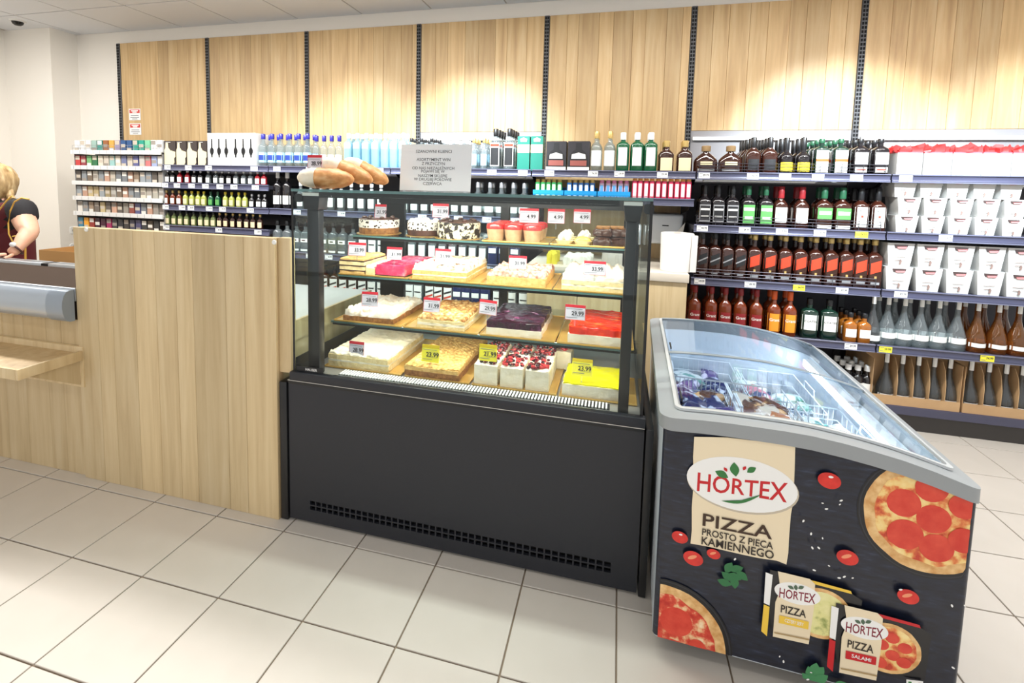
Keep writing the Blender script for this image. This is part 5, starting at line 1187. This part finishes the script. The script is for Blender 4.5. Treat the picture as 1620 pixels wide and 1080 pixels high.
decal('score_badge_print', pxpoly((1429, 1063), (1434, 1063.5), (1434, 1068), (1429, 1067.5)), pgreen); decal('score_badge_print', pxpoly((1445, 1065), (1449, 1065.5), (1449, 1070), (1445, 1069.5)), pred)

# ---- baskets and ice cream packets inside
fm = Matrix.Translation(FO) @ Matrix.Rotation(FR, 4, 'Z')
wirew = M('wire_white', (232, 236, 240), .3)
def basket(label, x0, x1, y0, y1, z0, z1):
    o = fm @ Vector(((x0+x1)/2, (y0+y1)/2, z0)); t = thing('wire_basket', label, 'basket', o, FR, 'freezer baskets')
    a, b = (x1-x0)/2, (y1-y0)/2; h = z1-z0; f = MB(); r = .0022
    for z in (.003, h*.5, h): f.tube([(-a, -b, z), (a, -b, z), (a, b, z), (-a, b, z)], r if z < h else .003, 5, closed=True)
    part('frame', f, wirew, t)
    f = MB(); n = 12; m = 12
    for k in range(1, n): x = -a+2*a*k/n; f.tube([(x, -b, h), (x, -b, .003), (x, b, .003), (x, b, h)], r*.7, 4)
    for k in range(1, m): y = -b+2*b*k/m; f.tube([(-a, y, h), (-a, y, .003), (a, y, .003), (a, y, h)], r*.7, 4)
    part('mesh_wires', f, wirew, t, kind='stuff')
    hd = MB()
    for s in (-1, 1): hd.tube([(s*a, -.06, h), (s*a, -.05, h+.03), (s*a, .05, h+.03), (s*a, .06, h)], .003, 5)
    part('handle', hd, wirew, t)
basket('white wire basket of dark ice cream packets at near left in the freezer', .055, .237, .055, .50, .555, .645)
basket('white wire basket of brown ice cream packets in the middle of the freezer', .243, .422, .055, .50, .555, .645)
basket('white wire basket of teal and white packets at near right in the freezer', .428, .60, .055, .50, .515, .60)
basket('white wire basket in the far half of the freezer', .08, .34, .58, .98, .45, .56)
basket('white wire basket at far right in the freezer', .36, .60, .58, .98, .43, .54)
def packet_mesh(mat, seed, l=.062, wd=.037, th=.015):
    nx, ny = 8, 5; vs = []; fs = []
    for s in (1, -1):
        for j in range(ny+1):
            for i in range(nx+1):
                u, v = i/nx*2-1, j/ny*2-1; e = (1-u**4)*(1-v**4); q = noise.noise(Vector((u*2+seed, v*2, seed*.7)))
                vs.append((u*l*(1+.05*q), v*wd*(1+.06*q), s*(th*e**.6*(1+.5*q)+.0006)+.006*q*u))
    N = (nx+1)*(ny+1)
    for k in (0, 1):
        for j in range(ny):
            for i in range(nx): a = k*N+j*(nx+1)+i; fs.append((a, a+1, a+nx+2, a+nx+1))
    ring = [i for i in range(nx+1)]+[j*(nx+1)+nx for j in range(1, ny+1)]+[ny*(nx+1)+i for i in range(nx-1, -1, -1)]+[j*(nx+1) for j in range(ny-1, 0, -1)]
    for i in range(len(ring)): j = (i+1) % len(ring); fs.append((ring[i], ring[j], N+ring[j], N+ring[i]))
    return MB().add(vs, fs).mesh('packet', mat, smooth=50)
def wrap(nm, a, b, s=18): return ramp_mat(nm, 'noise', s, [(.42, a), (.52, a), (.58, b)], .25, coat=.4, bump=.2)
wr = {'dark blue': wrap('wrap_blue', (24, 34, 88), (206, 210, 226)), 'violet': wrap('wrap_violet', (74, 52, 120), (226, 216, 236)), 'brown': wrap('wrap_brown', (96, 56, 36), (226, 176, 120)), 'orange': wrap('wrap_orange', (196, 120, 66), (240, 214, 180)), 'cream': wrap('wrap_cream', (222, 206, 186), (130, 90, 70)), 'teal': wrap('wrap_teal', (20, 150, 132), (226, 240, 236)), 'white': wrap('wrap_white', (222, 228, 226), (110, 160, 150)), 'pink': wrap('wrap_pink', (206, 130, 140), (240, 222, 226))}
wm = {k: [packet_mesh(m_, s_*1.3+len(k)) for s_ in (1, 2)] for k, m_ in wr.items()}
rnd = random.Random(21)
def heap(x0, x1, y0, y1, z0, cols, place, layers=3):
    cnt = {}
    nxp = 2; nyp = 6
    for L_ in range(layers):
        for j in range(nyp):
            for i in range(nxp):
                if L_ == layers-1 and rnd.random() < .12: continue
                c = rnd.choice(cols); x = x0+(x1-x0)*(i+.5)/nxp+rnd.uniform(-.012, .012); y = y0+(y1-y0)*(j+.5)/nyp+rnd.uniform(-.015, .015)
                o = fm @ Vector((x, y, z0+.016+L_*.026))
                k = cnt.get(c, 0); cnt[c] = k+1
                t = ob('ice_cream_packet', wm[c][k % 2], None, o, (rnd.uniform(-.2, .2), rnd.uniform(-.2, .2), rnd.uniform(0, 6.3)), label='%s ice cream packet, %s column, %s from front, %s layer, %s' % (c, ('left', 'right')[i], ORD[j], ('lower', 'upper', 'top')[L_], place), cat='packet', group='%s packets %s' % (c, place))
heap(.075, .222, .075, .485, .558, ['dark blue', 'violet', 'dark blue', 'dark blue', 'brown'], 'near left basket', 2)
heap(.26, .405, .075, .485, .558, ['brown', 'orange', 'cream', 'brown', 'dark blue'], 'middle basket', 2)
heap(.445, .585, .075, .485, .518, ['teal', 'white', 'teal', 'white', 'cream'], 'near right basket', 2)
heap(.10, .32, .60, .96, .453, ['dark blue', 'white', 'violet'], 'far left basket', 2)
heap(.38, .58, .60, .96, .433, ['white', 'pink', 'dark blue'], 'far right basket', 2)

# ================================================================ bread and sign on top of the case
TZ = 1.3127
loafm = ramp_mat('bread_in_paper', 'noise', 22, [(.32, (176, 112, 56)), (.55, (206, 150, 92)), (.75, (230, 190, 140))], .5, bump=.4, stretch=(.5, 1.6, 1.6)); endm = ramp_mat('paper_bag', 'noise', 24, [(.3, (226, 212, 184)), (.7, (240, 232, 214))], .7, bump=.4)
def loaf(label, a, b, r, seed, split=.34, flat=.85):
    a = Vector(a); b = Vector(b); ax = (b-a); L_ = ax.length; ax.normalize(); base = (a+b)/2
    t = thing('bread_loaf', label, 'bread', (base.x, base.y, min(a.z, b.z)-r*flat), 0, 'wrapped bread loaves')
    org = Vector(t.location); up = Vector((0, 0, 1)); e1 = ax.cross(up).normalized(); e2 = e1.cross(ax)
    def sect(u0, u1, n):
        vs = []; fs = []; sg = 16
        for i in range(n+1):
            u = u0+(u1-u0)*i/n; q = r*(max(.02, 1-abs(2*u-1)**3.2))**.45*(1-.16*max(0, u-.5)*2)
            for k in range(sg):
                an = 2*PI*k/sg; w_ = 1+.10*noise.noise(Vector((math.cos(an)*2+seed, math.sin(an)*2, u*5+seed)))+.04*math.sin(u*40+an*3)
                vs.append(a+ax*(L_*u)+e1*(q*w_*math.cos(an))+e2*(q*w_*flat*math.sin(an))-org)
        for i in range(n):
            for k in range(sg): j = (k+1) % sg; fs.append((i*sg+k, i*sg+j, i*sg+sg+j, i*sg+sg+k))
        fs += [tuple(range(sg-1, -1, -1)), tuple(n*sg+k for k in range(sg))]
        return MB().add(vs, fs)
    part('paper_end', sect(.0, split-.002, 7), endm, t, smooth=60); part('wrapped_crust', sect(split, 1, 14), loafm, t, smooth=60)
p0, p1 = at(471, 286, 1.63), at(560, 289, 1.70); loaf('wrapped bread loaf lying flat in front on the cake case', (p0.x, 1.63, TZ+.044), (p1.x, 1.70, TZ+.040), .048, 1)
p0, p1 = at(508, 263, 1.72), at(582, 294, 1.76); loaf('wrapped bread loaf leaning on the front loaf', (p0.x, 1.72, TZ+.112), (p1.x, 1.80, TZ+.036), .044, 4)
p0, p1 = at(542, 258, 1.82), at(604, 294, 1.86); loaf('wrapped bread loaf leaning at the back right of the stack', (p0.x, 1.83, TZ+.122), (p1.x, 1.92, TZ+.034), .043, 9)
case_tag(498, 257, 1.69, '28.99', 'price card standing upright behind the bread on the case top', wpx=26, hpx=24, base=TZ, tilt=-.05)
t = thing('paper_sign', 'white laminated paper sign with Polish lettering standing on the case top', 'sign', ((-0.964-.626)/2, 2.0, TZ))
t.rotation_euler = (-.08, 0, 0)
film = M('laminated_paper', (238, 242, 246), .22, coat=.8)
box('sheet', film, t, -.168, .168, 0, .0015, .0005, .208)
sg_ = MB()
for s_, z_, h_ in (('SZANOWNI KLIENCI', .176, .013), ('ASORTYMENT WIN', .140, .013), ('Z PRZYCZYN', .122, .013), ('OD NAS NIEZALEŻNYCH', .104, .013), ('POJAWI SIĘ W', .086, .013), ('NASZYM SKLEPIE', .068, .013), ('W DRUGIEJ POŁOWIE', .050, .013), ('CZERWCA', .033, .013)):
    hh = h_*(1.3 if s_ in ('OD NAS NIEZALEŻNYCH', 'POJAWI SIĘ W', 'W DRUGIEJ POŁOWIE') else 1)
    sg_.text(s_, hh, (-.01, -.0006, z_))
part('lettering', sg_, M('sign_ink', (60, 64, 72), .6), t, smooth=0)
part('stand', MB().prism([(.0017, .001), (.07, .001), (.0017, .12)], -.01, .01, axis='x'), acryl, t)

# ================================================================ cabinet, towel roll and dispenser behind the case
t = thing('base_cabinet', 'oak cabinet with pale worktop behind the freezer, against the shelving', 'cabinet', (0, 0, 0))
cx0, cx1, cy0, cy1 = -.535, .412, 2.90, 3.53
box('body', oak_light, t, cx0+.004, cx1-.004, cy0+.02, cy1, .10, .815)
n = 3
for k in range(n):
    x0 = cx0+.006+(cx1-cx0-.012)*k/n; x1 = cx0+.006+(cx1-cx0-.012)*(k+1)/n
    dr = box('door', oak, t, x0+.002, x1-.002, cy0, cy0+.0195, .105, .812, bevel=.0015)
box('worktop', M('worktop_pale', (226, 216, 200), .4), t, cx0, cx1, cy0-.012, cy1, .8155, .865, bevel=.002)
box('plinth', case_dk, t, cx0+.02, cx1-.02, cy0+.05, cy1, 0, .0995)
a = at(1068, 441, 3.02); zz = .8653
t = thing('towel_roll', 'large white paper towel roll standing on the pale worktop', 'paper roll', (a.x, 3.02, zz), .1)
part('roll', MB().loft([(.0003, .088, .088, 2), (.003, .09, .09, 2), (.222, .094, .094, 2), (.225, .092, .092, 2)], 32), M('tissue', (240, 236, 230), .9, bump=.1, bscale=200), t)
part('core', MB().loft([(.2252, .022, .022, 2), (.2262, .022, .022, 2)], 20), M('kraft_core', (170, 140, 104), .8), t)
part('loose_sheet', MB().prism([(.062, .004), (.0975, .004), (.1, .218), (.066, .222)], -.072, -.07), M('tissue'), t)
a = at(1052, 362, 3.34)
t = thing('towel_dispenser', 'grey plastic paper towel dispenser mounted above the towel roll', 'dispenser', (a.x, 3.44, a.z))
part('housing', MB().prism([(-.10, -.10), (.10, -.10), (.112, .10), (-.112, .10)], -.12, .118), M('dispenser_grey', (206, 210, 216), .3), t, bevel=.018, seg=3)
part('window', MB().box(-.02, .02, -.1215, -.1205, .02, .028), case_dk, t)
part('paper', MB().add([(-.02, -.10, -.101), (.10, -.10, -.101), (.12, -.135, .05), (.06, -.1275, -.03), (.0, -.10, -.13), (.07, -.09, -.125)], [(0, 1, 3), (1, 2, 3), (0, 4, 5, 1)]), M('tissue'), t, smooth=0)
box('wall_plate', M('dispenser_grey'), t, -.09, .09, .1182, .1185, -.09, .09)
for (px, w_, h_, nm, lab, col) in ((915, .17, .06, 'folded_bag', 'folded white bakery bag lying on the pale worktop', (232, 230, 222)), (874, .06, .075, 'yellow_bag', 'crumpled yellow bag on the pale worktop', (226, 210, 60)), (975, .16, .09, 'egg_tray', 'grey scalloped tray on the pale worktop', (190, 184, 176))):
    x = xat(px, 3.0, .9)
    t = thing(nm, lab, 'bag' if 'bag' in nm else 'tray', (x, 2.97, zz))
    part('bag' if 'bag' in nm else 'tray', slab(-w_/2, w_/2, 0, .16, .0003, h_, .010, .014 if nm != 'egg_tray' else .002, None if nm != 'egg_tray' else (4, 3, .03), n=24, rough_edge=.01, seed=300+px), M(nm, col, .8), t, smooth=40)

# ================================================================ cashier seated behind the belt
PB = at(2, 340, 2.24); bx_, by_ = PB.x, 2.24
skinm = ramp_mat('skin', 'noise', 12, [(.3, (214, 160, 132)), (.7, (226, 178, 150))], .5); vestm = M('vest_burgundy', (96, 24, 34), .75, bump=.15, bscale=250); shirt = M('shirt_black', (24, 22, 26), .8, bump=.15, bscale=250)
pipem = M('piping_yellow', (222, 178, 78), .5); hairm = ramp_mat('hair_blonde', 'noise', 40, [(.3, (136, 104, 66)), (.55, (196, 166, 118)), (.75, (226, 204, 162))], .5, bump=.5, stretch=(1, 1, .25)); trous = M('trousers', (40, 40, 46), .8)
who = thing('person', 'seated cashier in burgundy vest with yellow piping, hand on the belt rail', 'person', (bx_, by_, 0))
def L(px, py, Y): p_ = at(px, py, Y); return (p_.x-bx_, p_.y-by_, p_.z)
shl = L(38, 332, 2.20); elb = L(48, 368, 2.13); wri = L(27, 394, 2.02); han = L(14, 402, 1.985)
V = [(-.02, .02, .50), (-.01, .03, .70), (0, .02, .92), (0, .02, 1.06), (-.005, .015, 1.14), (-.02, 0, 1.20), (-.03, -.015, 1.27), (-.035, -.02, 1.33),   # pelvis .. head
     (shl[0]-.02, shl[1], shl[2]+.02), (shl[0]+.012, shl[1]-.01, (shl[2]+elb[2])/2), elb, ((elb[0]+wri[0])/2, (elb[1]+wri[1])/2, (elb[2]+wri[2])/2+.012), wri, han,
     (-.19, 0, 1.07), (-.24, -.04, .96), (-.25, -.12, .86), (-.22, -.22, .87), (-.20, -.28, .885),
     (-.04, .10, .50), (-.40, .13, .50), (-.42, .13, .26), (-.44, .13, .05), (-.53, .13, .04),
     (-.06, -.06, .50), (-.40, -.06, .50), (-.42, -.06, .26), (-.44, -.06, .05), (-.53, -.06, .04)]
E = [(0, 1), (1, 2), (2, 3), (3, 4), (4, 5), (5, 6), (6, 7), (3, 8), (8, 9), (9, 10), (10, 11), (11, 12), (12, 13), (3, 14), (14, 15), (15, 16), (16, 17), (17, 18), (0, 19), (19, 20), (20, 21), (21, 22), (22, 23), (0, 24), (24, 25), (25, 26), (26, 27), (27, 28)]
Rr = [(.17, .13), (.17, .13), (.165, .125), (.14, .10), (.075, .075), (.055, .055), (.078, .088), (.074, .086), (.072, .072), (.064, .066), (.052, .052), (.044, .044), (.029, .033), (.034, .02),
      (.07, .07), (.06, .06), (.05, .05), (.04, .04), (.03, .02), (.09, .09), (.085, .085), (.06, .06), (.045, .045), (.04, .035), (.09, .09), (.085, .085), (.06, .06), (.045, .045), (.04, .035)]
body = skin_mesh('body', V, E, Rr); body.materials.append(skinm); body.materials.append(trous); body.materials.append(vestm); body.materials.append(shirt)
def near_arm(c):
    for a_, b_ in ((9, 10), (10, 11), (11, 12), (12, 13)):
        A, B = Vector(V[a_]), Vector(V[b_]); u_ = max(0, min(1, (c-A).dot(B-A)/(B-A).length_squared))
        if (A+(B-A)*u_-c).length < .088: return True
    return False
for p_ in body.polygons:                                  # trousers, skin, vest, shirt
    c_ = p_.center
    if c_.z < .62: p_.material_index = 1
    elif c_.z > 1.185 or c_.x < -.2 or near_arm(c_): p_.material_index = 0
    else: p_.material_index = 2 if c_.x+1.7*c_.y < .05 and c_.z < 1.16 else 3
ob('body', body, who)
# hand: four fingers and a thumb spread over the rail
fg = MB()
hx, hy, hz = han
for k, (dx, dy, ln) in enumerate(((-.028, -.006, .062), (-.012, -.016, .072), (.006, -.02, .068), (.022, -.018, .055))):
    b0_ = Vector((hx+dx*.6, hy+dy, hz)); d_ = Vector((-.62+dx*6, -.75, -.16)).normalized()
    fg.tube([b0_, b0_+d_*ln*.45+Vector((0, 0, .004)), b0_+d_*ln*.8-Vector((0, 0, .006)), b0_+d_*ln-Vector((0, 0, .014))], .0085, 8)
fg.tube([(hx+.02, hy+.005, hz-.002), (hx+.042, hy-.022, hz-.008), (hx+.046, hy-.05, hz-.016)], .0095, 8)
part('fingers', fg, skinm, who, smooth=60)
# clothes
VV = [(-.02, .02, .56), (-.01, .03, .72), (0, .02, .92), (0, .018, 1.06), (-.005, .015, 1.12), (.075, .01, 1.115), (-.09, .01, 1.115)]
vest = skin_mesh('vest', VV, [(0, 1), (1, 2), (2, 3), (3, 4), (3, 5), (3, 6)], [(.185, .148), (.185, .148), (.18, .142), (.152, .116), (.08, .085), (.07, .085), (.07, .085)]); vest.materials.append(vestm); ob('vest', vest, who)
sl = skin_mesh('sleeve', [(.085, .012, 1.09), (shl[0]-.02, shl[1], shl[2]+.02), (shl[0]+.004, shl[1]-.006, shl[2]-.045), (shl[0]+.010, shl[1]-.01, shl[2]-.075)], [(0, 1), (1, 2), (2, 3)], [(.075, .075), (.083, .083), (.079, .079), (.077, .077)], sub=2); sl.materials.append(shirt); ob('sleeve', sl, who, label='black short sleeve')
sl = skin_mesh('sleeve', [(-.17, .01, 1.085), (-.20, 0, 1.08), (-.225, -.03, .99)], [(0, 1), (1, 2)], [(.075, .075), (.08, .08), (.072, .072)], sub=2); sl.materials.append(shirt); ob('sleeve', sl, who, label='black short sleeve')
pp_ = MB()
ring = [L(px, py, 2.10) for px, py in ((46, 315), (34, 313), (23, 319), (16, 334), (13, 352), (14, 370), (20, 382), (27, 388))]
pp_.tube(ring, .0042, 6); pp_.tube([L(px, py, 2.08) for px, py in ((19, 310), (10, 318), (2, 328), (-6, 338))], .0042, 6)
pp_.tube([L(px, py, 2.06) for px, py in ((20, 374), (30, 372), (34, 378))], .004, 5); pp_.tube([L(px, py, 2.06) for px, py in ((40, 392), (40, 412))], .005, 5)
part('piping', pp_, pipem, who, smooth=60)
# hair, ear, glasses, watch
hm = MB(); hc = Vector(V[6])+Vector((.0, .01, .035))
vs = []; fs = []; sg2, rg = 22, 13
for j in range(rg+1):
    ph = PI*j/rg
    for i in range(sg2):
        a_ = 2*PI*i/sg2; dv = Vector((math.sin(ph)*math.cos(a_), math.sin(ph)*math.sin(a_), math.cos(ph)))
        q = 1+.05*noise.noise(dv*4)+.03*math.sin(a_*9+j)
        face = max(0, dv.dot(Vector((-.8, -.55, -.15)).normalized()))
        q *= 1-.42*max(0, face-.55)/.45
        vs.append(hc+Vector((dv.x*.108*q, dv.y*.115*q, dv.z*.118*q-(.035*max(0, -dv.z)*(1 if dv.x > -.3 else 0)))))
for j in range(rg):
    for i in range(sg2): k_ = (i+1) % sg2; fs.append((j*sg2+i, j*sg2+k_, j*sg2+sg2+k_, j*sg2+sg2+i))
part('hair', MB().add(vs, fs), hairm, who, smooth=80)
part('hair_lock', MB().tube([hc+Vector((.075, .03, -.06)), hc+Vector((.095, .02, -.10)), hc+Vector((.13, .01, -.125))], .022, 8).tube([hc+Vector((.03, -.07, -.06)), hc+Vector((.05, -.075, -.10)), hc+Vector((.08, -.06, -.125))], .018, 8), hairm, who, smooth=80)
fcen = hc+Vector((-.062, -.055, -.03))
part('face', MB().ball(fcen, .068, 16, 10, 0, (.85, .85, 1.25)).ball(fcen+Vector((-.052, -.036, -.012)), .014, 8, 6, 0, (.8, .8, 1.4)).ball(hc+Vector((-.012, -.098, -.035)), .02, 8, 6, 0, (.6, .4, 1.2)), skinm, who, smooth=80)
part('mouth', MB().ball(fcen+Vector((-.040, -.030, -.052)), .012, 8, 5, 0, (1, 1, .4)), M('lips', (176, 84, 80), .4), who, smooth=80)
gm = MB()
for s_ in (-1, 1):
    c_ = fcen+Vector((-.050, -.036, .018))+Vector((.55, -.8, 0))*(.026*s_); e1 = Vector((.55, -.8, 0)).normalized(); e2 = Vector((0, 0, 1))
    gm.tube([c_+e1*(.019*math.cos(2*PI*k/12))+e2*(.016*math.sin(2*PI*k/12)) for k in range(12)], .0028, 5, closed=True)
gm.tube([fcen+Vector((-.05, -.036, .018))+Vector((.55, -.8, 0))*.045, hc+Vector((-.01, -.108, -.015))], .0025, 5)
part('glasses', gm, M('frame_dark', (60, 36, 28), .3), who, smooth=60)
wv = Vector(wri); wd_ = (Vector(han)-wv).normalized()
e1 = wd_.cross(Vector((0, 0, 1))).normalized(); e2 = e1.cross(wd_)
part('watch_strap', MB().tube([wv+e1*(.036*math.cos(2*PI*k/16))+e2*(.036*math.sin(2*PI*k/16)) for k in range(16)], .0055, 6, closed=True), M('strap_brown', (70, 34, 34), .5), who, smooth=60)
wc = wv+Vector((.008, -.024, .030))
part('watch_face', MB().ball(wc, .021, 16, 6, 0, (1, .6, .75)), M('watch_white', (236, 236, 236), .2), who, smooth=60)
t = thing('stool', 'dark round stool under the cashier behind the checkout desk', 'stool', (bx_, by_+.02, 0))
part('seat', MB().loft([(.36, .18, .18, 2), (.395, .19, .19, 2), (.40, .17, .17, 2)], 24), shirt, t); part('post', MB().loft([(.03, .03, .03, 2), (.3598, .03, .03, 2)], 12), steel, t); part('base', MB().loft([(0, .2, .2, 2), (.0298, .05, .05, 2)], 20), steel, t)
# open cardboard box on a low cabinet behind the cashier
q0 = at(63, 385, 2.62); q1 = at(113, 412, 2.62); cxm = (q0.x+q1.x)/2; hw = (q1.x-q0.x)/2+.03
t = thing('low_cabinet', 'low white cabinet against the wall behind the checkout', 'cabinet', (cxm, 2.62, 0))
box('body', white_wall, t, -hw-.1, hw+.1, 0, .40, 0, .45); box('top', M('worktop_grey'), t, -hw-.11, hw+.11, -.01, .41, .4502, .47)
t = thing('cardboard_box', 'open brown cardboard box with raised flap behind the cashier', 'box', (cxm, 2.63, .4703))
kb = M('box_kraft', (196, 150, 92), .8); zt = q0.z-.4703-.05
for a_, b_, c_, d_ in ((-hw, hw, 0, .004), (-hw, hw, .296, .30)): box('wall', kb, t, a_, b_, c_, d_, .004, zt)
for a_, b_ in ((-hw, -hw+.004), (hw-.004, hw)): box('wall', kb, t, a_, b_, .0045, .2955, .004, zt)
box('bottom', kb, t, -hw, hw, 0, .30, .0003, .0038)
part('flap', MB().add([(-hw, .298, zt+.0005), (hw, .298, zt+.0005), (hw-.05, .34, zt+.10), (-hw, .34, zt+.10), (-hw, .302, zt+.0005), (hw, .302, zt+.0005), (hw-.05, .344, zt+.10), (-hw, .344, zt+.10)], [(0, 1, 2, 3), (7, 6, 5, 4), (0, 4, 5, 1), (1, 5, 6, 2), (2, 6, 7, 3), (3, 7, 4, 0)]), kb, t, smooth=0)
part('flap', MB().add([(hw, .01, zt+.0005), (hw, .29, zt+.0005), (hw+.07, .29, zt-.05), (hw+.07, .01, zt-.05), (hw, .01, zt+.003), (hw, .29, zt+.003), (hw+.07, .29, zt-.047), (hw+.07, .01, zt-.047)], [(0, 1, 2, 3), (7, 6, 5, 4), (0, 4, 5, 1), (1, 5, 6, 2), (2, 6, 7, 3), (3, 7, 4, 0)]), kb, t, smooth=0)
